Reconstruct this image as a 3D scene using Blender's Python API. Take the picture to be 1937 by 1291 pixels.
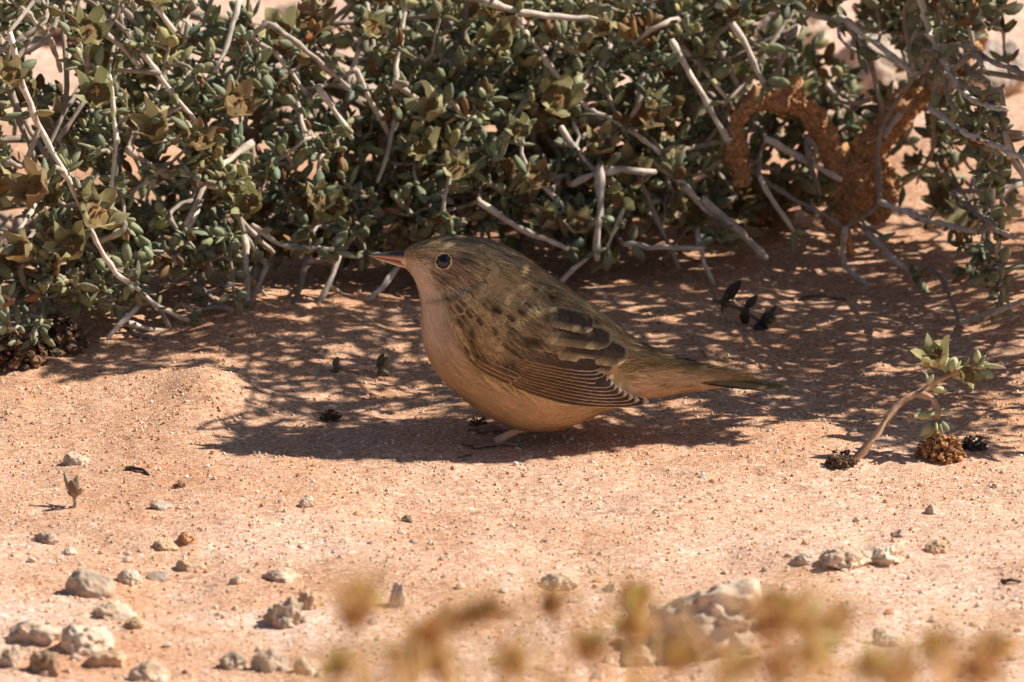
import bpy, math, random
import numpy as np
from mathutils import Vector, Matrix
from mathutils.bvhtree import BVHTree

# ------------------------------------------------------------------ camera, sky, sun, exposure
for o in list(bpy.data.objects):
    bpy.data.objects.remove(o)
scene = bpy.context.scene
COL = scene.collection
PITCH = math.radians(14.0)
DIST = 6.0
PXM = 0.00015                      # metres per photo pixel at the bird
TARGET = np.array([0.0, 0.0, 0.0298])
FWD = np.array([0, math.cos(PITCH), -math.sin(PITCH)])
UP = np.array([0, math.sin(PITCH), math.cos(PITCH)])
CAM = TARGET - FWD * DIST
cam_data = bpy.data.cameras.new('camera')
cam = bpy.data.objects.new('camera', cam_data)
COL.objects.link(cam)
cam.location = CAM
cam.rotation_euler = (math.pi / 2 - PITCH, 0, 0)
cam_data.sensor_width = 36
cam_data.lens = 36 * DIST / (1937 * PXM)
cam_data.clip_start = 0.5
cam_data.clip_end = 500
cam_data.dof.use_dof = True
cam_data.dof.focus_distance = DIST + 0.015
cam_data.dof.aperture_fstop = cam_data.lens / 22.0
scene.camera = cam

SUN_EL = math.radians(46)
SUN_AZ = math.radians(9)          # behind the line that runs to the right
SUN = np.array([math.cos(SUN_EL) * math.cos(SUN_AZ), math.cos(SUN_EL) * math.sin(SUN_AZ), math.sin(SUN_EL)])
world = bpy.data.worlds.new('World')
scene.world = world
world.use_nodes = True
wn = world.node_tree.nodes
sky = wn.new('ShaderNodeTexSky')
sky.sky_type = 'NISHITA'
sky.sun_disc = False
sky.sun_elevation = SUN_EL
sky.sun_rotation = math.atan2(SUN[0], SUN[1])
wn['Background'].inputs['Strength'].default_value = 0.05
world.node_tree.links.new(sky.outputs[0], wn['Background'].inputs['Color'])
sun_data = bpy.data.lights.new('sun', 'SUN')
sun_data.energy = 5.0
sun_data.angle = math.radians(0.5)
sun_data.color = (1.0, 0.92, 0.79)
sun = bpy.data.objects.new('sun', sun_data)
COL.objects.link(sun)
sun.rotation_euler = Vector(SUN).to_track_quat('Z', 'Y').to_euler()
sun.location = (1, 1, 2)
scene.view_settings.view_transform = 'Standard'
scene.view_settings.look = 'None'
scene.view_settings.exposure = 0.42
scene.view_settings.gamma = 1.0
scene.view_settings.use_curve_mapping = False

# ------------------------------------------------------------------ helpers
def lin(r, g, b):
    f = lambda c: (c / 255 / 12.92) if c / 255 <= 0.04045 else ((c / 255 + 0.055) / 1.055) ** 2.4
    return np.array([f(r), f(g), f(b)])

def unproj(px, py, y):
    """point on the ray through a photo pixel where world y is the given depth"""
    px = np.asarray(px, float); py = np.asarray(py, float); y = np.asarray(y, float)
    k = PXM / DIST
    d = FWD + (px - 968.5)[..., None] * k * np.array([1., 0, 0]) + (645.5 - py)[..., None] * k * UP
    t = (y - CAM[1]) / d[..., 1]
    return CAM + d * t[..., None]

def P(px, py, y):
    return unproj(np.array(px), np.array(py), np.array(y))

def G(px, py, z=0.0):
    k = PXM / DIST
    d = FWD + (px - 968.5) * k * np.array([1., 0, 0]) + (645.5 - py) * k * UP
    t = (z - CAM[2]) / d[2]
    return CAM + d * t

def proj(p):
    p = np.asarray(p, float)
    v = p - CAM
    dz = v @ FWD
    k = PXM / DIST
    return 968.5 + v[..., 0] / dz / k, 645.5 - (v @ UP) / dz / k

_tabs = {}
def _tab(seed):
    if seed not in _tabs:
        _tabs[seed] = np.random.RandomState(seed).rand(64, 64, 64).astype(np.float32)
    return _tabs[seed]

def noise3(p, f, seed=1):
    """smooth value noise in [-1, 1]"""
    q = np.asarray(p, float) * f + 17.3
    i = np.floor(q).astype(int)
    u = q - i
    u = u * u * (3 - 2 * u)
    t = _tab(seed)
    i0 = i & 63; i1 = (i + 1) & 63
    r = 0
    for dx in (0, 1):
        X = (i1 if dx else i0)[..., 0]; wx = u[..., 0] if dx else 1 - u[..., 0]
        for dy in (0, 1):
            Y = (i1 if dy else i0)[..., 1]; wy = u[..., 1] if dy else 1 - u[..., 1]
            for dz in (0, 1):
                Z = (i1 if dz else i0)[..., 2]; wz = u[..., 2] if dz else 1 - u[..., 2]
                r = r + t[X, Y, Z] * wx * wy * wz
    return r * 2 - 1

def noise2(x, y, f, seed=1):
    return noise3(np.stack([x, y, np.full_like(x, 0.37 / f)], -1), f, seed)

def sstep(a, b, x):
    t = np.clip((x - a) / (b - a), 0, 1)
    return t * t * (3 - 2 * t)

def np_mesh(name, V, F, col=None, smooth=True):
    me = bpy.data.meshes.new(name)
    V = np.asarray(V, np.float32); F = np.asarray(F, np.int32)
    me.vertices.add(len(V)); me.vertices.foreach_set('co', V.ravel())
    n, k = F.shape
    me.loops.add(n * k); me.loops.foreach_set('vertex_index', F.ravel())
    me.polygons.add(n)
    me.polygons.foreach_set('loop_start', np.arange(n, dtype=np.int32) * k)
    me.polygons.foreach_set('use_smooth', np.full(n, bool(smooth)))
    me.update(calc_edges=True)
    if col is not None:
        c = np.ones((len(V), 4), np.float32); c[:, :3] = col
        a = me.color_attributes.new('Col', 'FLOAT_COLOR', 'POINT')
        a.data.foreach_set('color', c.ravel())
    me.validate()
    return me

def obj(name, me, mat=None, parent=None, loc=None):
    o = bpy.data.objects.new(name, me)
    COL.objects.link(o)
    if mat is not None and me is not None and len(me.materials) == 0:
        me.materials.append(mat)
    if parent is not None:
        o.parent = parent
    if loc is not None:
        o.location = loc
    return o

def empty(name, loc=(0, 0, 0), parent=None):
    o = bpy.data.objects.new(name, None)
    o.empty_display_size = 0.01
    COL.objects.link(o)
    o.location = loc
    if parent is not None:
        o.parent = parent
    return o

def tag(o, label, cat, group=None, kind=None):
    if label: o['label'] = label
    if cat: o['category'] = cat
    if group: o['group'] = group
    if kind: o['kind'] = kind
    return o

def tris(F):
    F = np.asarray(F)
    if F.shape[1] == 3: return F
    return np.concatenate([F[:, [0, 1, 2]], F[:, [0, 2, 3]]])

class MB:
    """collects pieces (all as triangles) into one mesh"""
    def __init__(s): s.V = []; s.F = []; s.C = []; s.n = 0
    def add(s, V, F, c=(1, 1, 1)):
        V = np.asarray(V, float)
        c = np.asarray(c, float)
        if c.ndim == 1: c = np.tile(c, (len(V), 1))
        s.V.append(V); s.F.append(tris(F) + s.n); s.C.append(c); s.n += len(V)
    def mesh(s, name, smooth=True):
        return np_mesh(name, np.concatenate(s.V), np.concatenate(s.F), np.concatenate(s.C), smooth)

def grid_faces(nu, nv, wrap=False):
    i = np.arange(nu - 1)[:, None]; j = np.arange(nv if wrap else nv - 1)[None, :]
    j2 = (j + 1) % nv
    a = i * nv + j; b = (i + 1) * nv + j; c = (i + 1) * nv + j2; d = i * nv + j2
    return np.stack([a, b, c, d], -1).reshape(-1, 4)

def tube(pts, rad, ns=8, caps=True, lump=0.0, rng=None):
    pts = np.asarray(pts, float); n = len(pts)
    rad = np.broadcast_to(np.asarray(rad, float), (n,))
    T = np.gradient(pts, axis=0)
    T /= np.linalg.norm(T, axis=1)[:, None] + 1e-12
    a = np.array([0, 0, 1.]) if abs(T[0][2]) < 0.9 else np.array([1., 0, 0])
    N = np.cross(T[0], a); N /= np.linalg.norm(N)
    th = np.arange(ns) / ns * 2 * np.pi
    V = []
    for k in range(n):
        N = N - T[k] * (N @ T[k]); N /= np.linalg.norm(N) + 1e-12
        B = np.cross(T[k], N)
        r = rad[k]
        V.append(pts[k] + r * (np.cos(th)[:, None] * N + np.sin(th)[:, None] * B))
    V = np.concatenate(V)
    F = tris(grid_faces(n, ns, True))
    if caps:
        m = len(V)
        V = np.concatenate([V, pts[:1] - T[:1] * rad[0] * .3, pts[-1:] + T[-1:] * rad[-1] * .6])
        j = np.arange(ns)
        F = np.concatenate([F, np.stack([np.full(ns, m), j, (j + 1) % ns], 1),
                            np.stack([np.full(ns, m + 1), (n - 1) * ns + (j + 1) % ns, (n - 1) * ns + j], 1)])
    return V, F

def catmull(pts, n):
    """smooth curve through the points, n samples"""
    pts = np.asarray(pts, float)
    e = np.concatenate([2 * pts[:1] - pts[1:2], pts, 2 * pts[-1:] - pts[-2:-1]])
    u = np.linspace(0, len(pts) - 1 - 1e-9, n)
    i = u.astype(int); t = (u - i)[:, None]
    p0, p1, p2, p3 = e[i], e[i + 1], e[i + 2], e[i + 3]
    return 0.5 * (2 * p1 + (p2 - p0) * t + (2 * p0 - 5 * p1 + 4 * p2 - p3) * t ** 2 + (3 * p1 - p0 - 3 * p2 + p3) * t ** 3)

def icosphere(sub):
    t = (1 + 5 ** .5) / 2
    v = [(-1, t, 0), (1, t, 0), (-1, -t, 0), (1, -t, 0), (0, -1, t), (0, 1, t), (0, -1, -t), (0, 1, -t), (t, 0, -1), (t, 0, 1), (-t, 0, -1), (-t, 0, 1)]
    f = [(0, 11, 5), (0, 5, 1), (0, 1, 7), (0, 7, 10), (0, 10, 11), (1, 5, 9), (5, 11, 4), (11, 10, 2), (10, 7, 6), (7, 1, 8), (3, 9, 4), (3, 4, 2), (3, 2, 6), (3, 6, 8), (3, 8, 9), (4, 9, 5), (2, 4, 11), (6, 2, 10), (8, 6, 7), (9, 8, 1)]
    v = [np.array(x) / np.linalg.norm(x) for x in v]
    for _ in range(sub):
        cache = {}; nf = []
        def mid(a, b):
            k = (min(a, b), max(a, b))
            if k not in cache:
                m = v[a] + v[b]; v.append(m / np.linalg.norm(m)); cache[k] = len(v) - 1
            return cache[k]
        for a, b, c in f:
            ab, bc, ca = mid(a, b), mid(b, c), mid(c, a)
            nf += [(a, ab, ca), (b, bc, ab), (c, ca, bc), (ab, bc, ca)]
        f = nf
    return np.array(v), np.array(f)

# ------------------------------------------------------------------ materials
def new_mat(name, rough=0.8, spec=0.3):
    m = bpy.data.materials.new(name); m.use_nodes = True
    nt = m.node_tree; b = nt.nodes['Principled BSDF']
    b.inputs['Roughness'].default_value = rough
    b.inputs['Specular IOR Level'].default_value = spec
    return m, nt, b

def nd(nt, t, **kw):
    n = nt.nodes.new(t)
    for k, v in kw.items():
        if k.startswith('i_'):
            key = k[2:].replace('_', ' ')
            n.inputs[key].default_value = v
        else: setattr(n, k, v)
    return n

def ramp(nt, stops, interp='LINEAR'):
    r = nt.nodes.new('ShaderNodeValToRGB'); r.color_ramp.interpolation = interp
    el = r.color_ramp.elements
    while len(el) < len(stops): el.new(0.5)
    for e, (p, c) in zip(el, stops):
        e.position = p; e.color = (*c, 1) if len(c) == 3 else c
    return r

def mixc(nt, mode, fac, a, b):
    m = nt.nodes.new('ShaderNodeMix'); m.data_type = 'RGBA'; m.blend_type = mode
    for s, v in ((m.inputs[0], fac), (m.inputs[6], a), (m.inputs[7], b)):
        if isinstance(v, bpy.types.NodeSocket): nt.links.new(v, s)
        else: s.default_value = v if isinstance(v, (int, float)) else (*v, 1)
    return m.outputs[2]

def bump(nt, b, height, strength, dist):
    n = nt.nodes.new('ShaderNodeBump'); n.inputs['Strength'].default_value = strength
    n.inputs['Distance'].default_value = dist
    nt.links.new(height, n.inputs['Height']); nt.links.new(n.outputs[0], b.inputs['Normal'])

def mat_sand():
    m, nt, b = new_mat('sand', 0.9, 0.15)
    co = nd(nt, 'ShaderNodeTexCoord').outputs['Object']
    L = nt.links.new
    big = nd(nt, 'ShaderNodeTexNoise', i_Scale=14., i_Detail=5., i_Roughness=.6); L(co, big.inputs['Vector'])
    c1 = ramp(nt, [(0.3, (0.56, 0.295, 0.175)), (0.5, (0.61, 0.355, 0.228)), (0.72, (0.66, 0.425, 0.305))]); L(big.outputs[0], c1.inputs[0])
    att = nd(nt, 'ShaderNodeAttribute', attribute_name='Col')
    sep = nd(nt, 'ShaderNodeSeparateColor'); L(att.outputs['Color'], sep.inputs[0])
    c1b = mixc(nt, 'MIX', sep.outputs[0], c1.outputs[0], (0.74, 0.525, 0.425))
    vor = nd(nt, 'ShaderNodeTexVoronoi', i_Scale=1600.); L(co, vor.inputs['Vector'])
    sepv = nd(nt, 'ShaderNodeSeparateColor'); L(vor.outputs['Color'], sepv.inputs[0])
    g = ramp(nt, [(0.0, (0.40, 0.32, 0.28)), (0.12, (0.62, 0.54, 0.48)), (0.3, (0.86, 0.83, 0.80)), (0.6, (1.02, 1.0, .99)), (0.84, (1.2, 1.24, 1.25)), (1.0, (1.6, 1.85, 2.05))])
    L(sepv.outputs[0], g.inputs[0])
    c2 = mixc(nt, 'MULTIPLY', 0.8, c1b, g.outputs[0])
    vor2 = nd(nt, 'ShaderNodeTexVoronoi', i_Scale=420.); L(co, vor2.inputs['Vector'])
    sepw = nd(nt, 'ShaderNodeSeparateColor'); L(vor2.outputs['Color'], sepw.inputs[0])
    g2 = ramp(nt, [(0.0, (0.5, 0.42, 0.4)), (0.07, (0.95, 0.93, 0.9)), (0.85, (1., 1., 1.)), (1.0, (1.3, 1.4, 1.5))]); L(sepw.outputs[1], g2.inputs[0])
    c3 = mixc(nt, 'MULTIPLY', 0.6, c2, g2.outputs[0])
    L(c3, b.inputs['Base Color'])
    h1 = nd(nt, 'ShaderNodeTexNoise', i_Scale=900., i_Detail=3.); L(co, h1.inputs['Vector'])
    ad = nd(nt, 'ShaderNodeMath', operation='SUBTRACT'); L(h1.outputs[0], ad.inputs[0]); L(vor.outputs['Distance'], ad.inputs[1])
    bump(nt, b, ad.outputs[0], 0.6, 0.00045)
    return m

def mat_attr(name, rough=0.8, spec=0.25, nscale=600., namp=0.35, bumpd=0.0002, bstr=0.5, detail=3.):
    m, nt, b = new_mat(name, rough, spec)
    L = nt.links.new
    co = nd(nt, 'ShaderNodeTexCoord').outputs['Object']
    att = nd(nt, 'ShaderNodeAttribute', attribute_name='Col')
    no = nd(nt, 'ShaderNodeTexNoise', i_Scale=nscale, i_Detail=detail, i_Roughness=.65); L(co, no.inputs['Vector'])
    r = ramp(nt, [(0.25, (1 - namp,) * 3), (0.5, (1., 1., 1.)), (0.75, (1 + namp,) * 3)]); L(no.outputs[0], r.inputs[0])
    L(mixc(nt, 'MULTIPLY', 1.0, att.outputs['Color'], r.outputs[0]), b.inputs['Base Color'])
    if bumpd: bump(nt, b, no.outputs[0], bstr, bumpd)
    return m, nt, b

def add_translucent(m, nt, b, amount):
    out = nt.nodes['Material Output']
    tr = nd(nt, 'ShaderNodeBsdfTranslucent')
    src = b.inputs['Base Color'].links[0].from_socket
    nt.links.new(src, tr.inputs['Color'])
    mx = nd(nt, 'ShaderNodeMixShader'); mx.inputs[0].default_value = amount
    nt.links.new(b.outputs[0], mx.inputs[1]); nt.links.new(tr.outputs[0], mx.inputs[2])
    nt.links.new(mx.outputs[0], out.inputs['Surface'])

M_SAND = mat_sand()
M_STONE, nt, b = mat_attr('stone', 0.9, 0.2, 260., 0.35, 0.0009, 0.8, 6.)
M_GRIT, _, _ = mat_attr('grit', 0.7, 0.3, 900., 0.2, 0, 0)
M_LEAF, nt, b = mat_attr('leaf', 0.62, 0.3, 800., 0.22, 0.00008, 0.5); add_translucent(M_LEAF, nt, b, 0.12)
M_PAPER, nt, b = mat_attr('papery_calyx', 0.5, 0.35, 380., 0.35, 0.0003, 0.6, 5.); add_translucent(M_PAPER, nt, b, 0.25)
M_BARK, _, _ = mat_attr('bark', 0.85, 0.2, 420., 0.35, 0.0004, 0.7, 5.)
M_CRUST, _, _ = mat_attr('sand_crust', 0.95, 0.1, 750., 0.55, 0.0012, 1.0, 4.)
M_STRAW, nt, b = mat_attr('straw', 0.6, 0.3, 300., 0.2, 0, 0); add_translucent(M_STRAW, nt, b, 0.5)
M_FEATHER, _, _ = mat_attr('feather', 0.75, 0.18, 1500., 0.14, 0.00005, 0.3)
M_BEAK, _, _ = mat_attr('beak', 0.32, 0.5, 700., 0.12, 0.00003, 0.3)
M_LEG, _, _ = mat_attr('leg_skin', 0.6, 0.35, 1400., 0.25, 0.0001, 0.6)
M_EYE, nt, b = new_mat('eye', 0.06, 0.6); b.inputs['Base Color'].default_value = (0.008, 0.005, 0.004, 1)
M_QUARTZ, nt, b = new_mat('quartz', 0.1, 0.8); b.inputs['Base Color'].default_value = (0.85, 0.84, 0.82, 1)

# ------------------------------------------------------------------ ground
def hump(x, y, cx, cy, sx, sy, a):
    return a * np.exp(-((x - cx) / sx) ** 2 - ((y - cy) / sy) ** 2)

_h = [G(385, 765), G(1120, 800), G(250, 640), G(1250, 800), G(650, 700)]
def ground_h(x, y):
    x = np.asarray(x, float); y = np.asarray(y, float)
    near = np.exp(-((x - 0.005) / 0.03) ** 2 - ((y + 0.0) / 0.03) ** 2)
    far = sstep(0.6, 3.0, np.sqrt(x * x + y * y))
    h = 0.0030 * noise2(x, y, 16, 3) + 0.0016 * noise2(x, y, 45, 4)
    h = h + 0.0007 * noise2(x, y, 130, 5)
    h = h * (1 - 0.85 * near)
    h = h + (0.00022 * noise2(x, y, 330, 6) + 0.00015 * noise2(x, y, 720, 7)) * (1 - far)
    h = h + hump(x, y, _h[0][0], _h[0][1], 0.013, 0.022, 0.0060)
    h = h + hump(x, y, _h[1][0], _h[1][1], 0.016, 0.020, 0.0022)
    h = h + hump(x, y, _h[2][0], _h[2][1] + .02, 0.06, 0.05, 0.005)
    h = h + hump(x, y, _h[4][0], _h[4][1] + .05, 0.07, 0.06, 0.005)
    h = h + far * 0.02 * noise2(x, y, 0.7, 8)
    return h

def hz(x, y):
    return float(ground_h(np.array([x]), np.array([y]))[0])

def graded(a, b, step, far, grow=1.25):
    c = list(np.arange(a, b + step / 2, step))
    s = step; v = c[-1]
    while v < far: s *= grow; v += s; c.append(v)
    s = step; v = c[0]; pre = []
    while v > -far: s *= grow; v -= s; pre.append(v)
    return np.array(pre[::-1] + c)

gx = graded(-0.18, 0.18, 0.00085, 80.)
gy = np.concatenate([graded(-0.36, 0.14, 0.0013, 80.)])
k = gy <= 0.14
gy = np.concatenate([gy[k], np.arange(0.1425, 0.62, 0.0025)])
s, v, ext = 0.0025, gy[-1], []
while v < 80: s *= 1.25; v += s; ext.append(v)
gy = np.concatenate([gy, ext])
X, Y = np.meshgrid(gx, gy, indexing='ij')
Z = ground_h(X, Y)
V = np.stack([X, Y, Z], -1).reshape(-1, 3)
F = grid_faces(len(gx), len(gy))[:, ::-1]
F = F[:, ::-1]
dust = np.clip(0.5 + 0.9 * noise2(X, Y, 22, 11) + 0.5 * noise2(X, Y, 70, 12), 0, 1) * np.clip(0.25 + (-Y - 0.02) * 4.5, 0.05, 1.0)
dust = np.where(Y > 0.33, np.maximum(dust, sstep(.33, .45, Y) * .8), dust)
gc = np.zeros((len(V), 3)); gc[:, 0] = dust.ravel()
ground = obj('sand_ground', np_mesh('sand_ground', V, F, gc), M_SAND)
tag(ground, None, None, kind='structure')

# ------------------------------------------------------------------ bird
SH = [  # dorsal px, ventral px, half width px
    ((757, 484), (761, 502), 5),
    ((774, 471), (775, 513), 20),
    ((803, 456), (787, 535), 37),
    ((850, 446), (795, 570), 51),
    ((908, 451), (797, 607), 66),
    ((968, 474), (802, 650), 88),
    ((1028, 516), (823, 698), 108),
    ((1078, 553), (862, 737), 122),
    ((1120, 583), (915, 776), 126),
    ((1155, 611), (985, 809), 118),
    ((1190, 636), (1060, 806), 98),
    ((1225, 655), (1130, 780), 74),
    ((1265, 672), (1200, 758), 52),
    ((1310, 685), (1290, 742), 34),
    ((1352, 696), (1352, 730), 22),
    ((1390, 706), (1398, 723), 11),
    ((1418, 713), (1426, 723), 4),
]
NT, NA = 180, 112
Dp = catmull([s_[0] for s_ in SH], NT); Vp = catmull([s_[1] for s_ in SH], NT); Wp = catmull([[s_[2], 0] for s_ in SH], NT)[:, 0]
D3 = P(Dp[:, 0], Dp[:, 1], 0.); V3 = P(Vp[:, 0], Vp[:, 1], 0.)
C3 = (D3 + V3) / 2; A3 = (D3 - V3) / 2
th = np.arange(NA) / NA * 2 * np.pi       # 0 = dorsal, pi/2 = camera side (-y)
ct, st = np.cos(th), np.sin(th)
ex = 2 / 2.25
ctE = np.sign(ct) * np.abs(ct) ** ex; stE = np.sign(st) * np.abs(st) ** ex
body = C3[:, None, :] + A3[:, None, :] * ctE[None, :, None]
body[:, :, 1] -= (Wp[:, None] * PXM) * stE[None, :]

def mirror_px(p):
    q = np.array(p, float); q[..., 1] = -np.abs(q[..., 1])
    return proj(q)

def poly_sd(px, py, poly):
    """signed distance to a polygon, positive inside"""
    poly = np.asarray(poly, float); n = len(poly)
    d = np.full(px.shape, 1e9); ins = np.zeros(px.shape, bool)
    for i in range(n):
        a = poly[i]; b_ = poly[(i + 1) % n]
        e = b_ - a
        t = np.clip(((px - a[0]) * e[0] + (py - a[1]) * e[1]) / (e @ e), 0, 1)
        d = np.minimum(d, np.hypot(px - a[0] - t * e[0], py - a[1] - t * e[1]))
        c = ((a[1] > py) != (b_[1] > py)) & (px < (b_[0] - a[0]) * (py - a[1]) / (b_[1] - a[1] + 1e-9) + a[0])
        ins ^= c
    return np.where(ins, d, -d)

WING = [(842, 556), (870, 545), (905, 548), (955, 566), (1010, 582), (1060, 584), (1110, 605), (1150, 640), (1190, 668), (1165, 705), (1200, 735), (1215, 765), (1130, 768), (1040, 748), (960, 722), (905, 695), (872, 650), (850, 600)]
CHEEK = [(838, 480), (890, 480), (908, 505), (895, 540), (850, 552), (822, 545), (815, 515)]
UNDER = [(700, 470), (775, 492), (803, 506), (816, 530), (835, 552), (842, 575), (848, 610), (868, 660), (890, 702), (950, 735), (1040, 762), (1130, 778), (1180, 760), (1200, 702), (1300, 706), (1380, 719), (1500, 735), (1500, 900), (700, 900)]
bpx, bpy_ = mirror_px(body)
nrm = np.zeros_like(body)
du = np.gradient(body, axis=0)
dv = np.roll(body, -1, 1) - np.roll(body, 1, 1)
nrm = np.cross(dv, du); nrm /= np.linalg.norm(nrm, axis=-1)[..., None] + 1e-12
sgn = np.sign(np.sum(nrm * (body - C3[:, None, :]), -1).mean()); nrm *= sgn
off = 0.0019 * sstep(-3, 20, poly_sd(bpx, bpy_, WING))
off += 0.0010 * sstep(-6, 14, poly_sd(bpx, bpy_, CHEEK))
off += 0.0005 * np.exp(-((bpx - 838) / 30) ** 2 - ((bpy_ - 474) / 9) ** 2)
off -= 0.0007 * np.exp(-((bpx - 838) / 15) ** 2 - ((bpy_ - 496) / 13) ** 2)
off += 0.00034 * noise3(body, 110, 21) + 0.00016 * noise3(body, 300, 22)
body = body + nrm * off[..., None]

OLIVE = np.array([.54, .375, .19]); NAPE = np.array([.54, .39, .16]); BUFF = np.array([.76, .58, .43])
BELLY = np.array([.64, .42, .23]); FLANK = np.array([.45, .30, .155]); CHK = np.array([.36, .25, .16])
DARK = np.array([.032, .022, .017]); RUMP = np.array([.46, .31, .14]); UTC = np.array([.64, .44, .26])
SPOTS = [(865, 580, 13, 8, 0, .85), (883, 591, 7, 6, 0, .8), (935, 585, 7.5, 8, 0, 1), (905, 605, 8, 7, 0, .95), (868, 606, 7, 11, 30, .8), (889, 630, 6, 9, 20, .9),
         (962, 598, 8, 6, 30, .7), (988, 594, 11, 6, 35, .9), (1036, 602, 11, 7, 45, .8), (963, 624, 11, 8, 0, .75), (1003, 646, 21, 8, 8, .9), (900, 674, 25, 6, 35, 1),
         (930, 620, 6, 4, 0, .6), (1040, 560, 11, 5, 15, .95), (992, 573, 24, 4, 14, .55), (965, 690, 15, 7, 0, .85), (976, 670, 20, 4, 30, .8), (1038, 541, 9, 4, 25, .7),
         (1010, 622, 7, 3, 0, .5), (1119, 606, 11, 6, 20, .95), (914, 575, 7, 4, 30, .5), (1010, 545, 12, 4, 20, .5), (985, 520, 12, 3.5, 25, .5), (1060, 570, 10, 4, 28, .45),
         (1010, 505, 10, 3, 28, .5), (960, 500, 10, 3, 15, .35), (930, 480, 10, 3, 15, .4), (1090, 575, 10, 3.5, 30, .5), (1020, 565, 10, 3, 20, .4),
         (1205, 643, 9, 3, 20, .5), (1305, 688, 12, 4, 15, .5), (1255, 728, 10, 2.4, 10, .7), (1300, 730, 12, 2, -5, .8), (1350, 727, 13, 2, -3, .7)]

def paint(px, py, fl=None):
    n = px.shape + (3,)
    c = np.broadcast_to(OLIVE, n).copy()
    def mixin(col, w):
        nonlocal c
        c = c + (np.asarray(col) - c) * np.clip(w, 0, 1)[..., None]
    mixin(NAPE, .8 * np.exp(-((px - 935) / 45) ** 2 - ((py - 530) / 26) ** 2))
    mixin([.30, .215, .125], .7 * np.exp(-((px - 830) / 80) ** 2 - ((py - 453) / 16) ** 2))
    mixin(RUMP, sstep(1150, 1220, px))
    mixin([.22, .145, .07], .5 * sstep(660, 700, py) * sstep(-10, 10, poly_sd(px, py, WING)) * sstep(1080, 980, px))
    mixin([.27, .15, .055], .65 * np.exp(-((px - 915) / 45) ** 2 - ((py - 655) / 22) ** 2))
    under = sstep(-9, 9, poly_sd(px, py, UNDER))
    u = np.broadcast_to(BUFF, n).copy()
    w = sstep(600, 720, py)[..., None]; u = u + (BELLY - u) * w
    w = (sstep(690, 740, py - (px - 900) * 0.15) * .0 + .75 * np.exp(-((px - 1010) / 110) ** 2 - ((py - 735 - (px - 1010) * .22) / 22) ** 2))[..., None]; u = u + (FLANK - u) * w
    w = sstep(1170, 1230, px)[..., None]; u = u + (UTC - u) * w
    w = (.6 * np.exp(-((px - 842) / 14) ** 2 - ((py - 620) / 55) ** 2))[..., None]; u = u + (np.array([.30, .22, .15]) - u) * w
    w = (.8 * np.exp(-((px - 828) / 16) ** 2 - ((py - 545) / 26) ** 2))[..., None]; u = u + (np.array([.66, .55, .42]) - u) * w
    c = c + (u - c) * under[..., None]
    mixin([.27, .185, .12], .9 * sstep(-8, 8, poly_sd(px, py, CHEEK)))
    mixin([.62, .48, .34], .85 * np.exp(-((px - 806) / 18) ** 2 - ((py - 494) / 8) ** 2))
    mixin([.10, .07, .05], .6 * np.exp(-((px - 798) / 20) ** 2 - ((py - 483 - (px - 798) * .1) / 4) ** 2))
    mixin([.60, .41, .18], .9 * np.exp(-((px - 842) / 34) ** 2 - ((py - 480 + (px - 842) * .08) / 5) ** 2))
    mixin([.10, .07, .05], .85 * np.exp(-((px - 878) / 22) ** 2 - ((py - 492 - (px - 878) * .12) / 4.5) ** 2))
    mixin([.74, .58, .40], .95 * np.exp(-((px - 862) / 30) ** 2 - ((py - 552 + (px - 862) * .22) / 4.5) ** 2))
    mixin([.09, .065, .045], .9 * np.exp(-((px - 845) / 36) ** 2 - ((py - 564 + (px - 845) * .20) / 5) ** 2))
    for (sx, sy, rx, ry, an, a) in SPOTS:
        ca, sa = math.cos(math.radians(an)), math.sin(math.radians(an))
        dx, dy = px - sx, py - sy
        q = ((dx * ca + dy * sa) / (rx * 1.35)) ** 2 + ((-dx * sa + dy * ca) / (ry * 1.35)) ** 2
        mixin(DARK, a * .9 * np.exp(-q ** 1.5 * .9))
    return c

bcol = paint(bpx, bpy_)
bV = body.reshape(-1, 3)
bF = grid_faces(NT, NA, True)
m0 = len(bV)
bV = np.concatenate([bV, body[0].mean(0)[None], body[-1].mean(0)[None]])
bC = np.concatenate([bcol.reshape(-1, 3), bcol[0].mean(0)[None], bcol[-1].mean(0)[None]])
j = np.arange(NA)
bF = np.concatenate([tris(bF), np.stack([np.full(NA, m0), (j + 1) % NA, j], 1), np.stack([np.full(NA, m0 + 1), (NT - 1) * NA + j, (NT - 1) * NA + (j + 1) % NA], 1)])
# outward winding
f0 = bF[(NT // 2) * NA + 5]
fn = np.cross(bV[f0[1]] - bV[f0[0]], bV[f0[2]] - bV[f0[0]])
if fn @ (bV[f0[0]] - C3[NT // 2]) < 0: bF = bF[:, ::-1]
FOOT = G(950, 838)
bird = empty('bird', (0, 0, 0))
tag(bird, 'small olive-brown streaked songbird with buff breast crouching on the sand', 'bird')
body_o = obj('body', np_mesh('body', bV, bF, bC), M_FEATHER, bird)
body_bvh = BVHTree.FromPolygons([tuple(v) for v in bV], [tuple(int(x) for x in f) for f in bF])

def body_hit(px, py):
    k = PXM / DIST
    d = FWD + (px - 968.5) * k * np.array([1., 0, 0]) + (645.5 - py) * k * UP
    d /= np.linalg.norm(d)
    r = body_bvh.ray_cast(Vector(CAM), Vector(d))
    return r[0], r[1]

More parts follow.
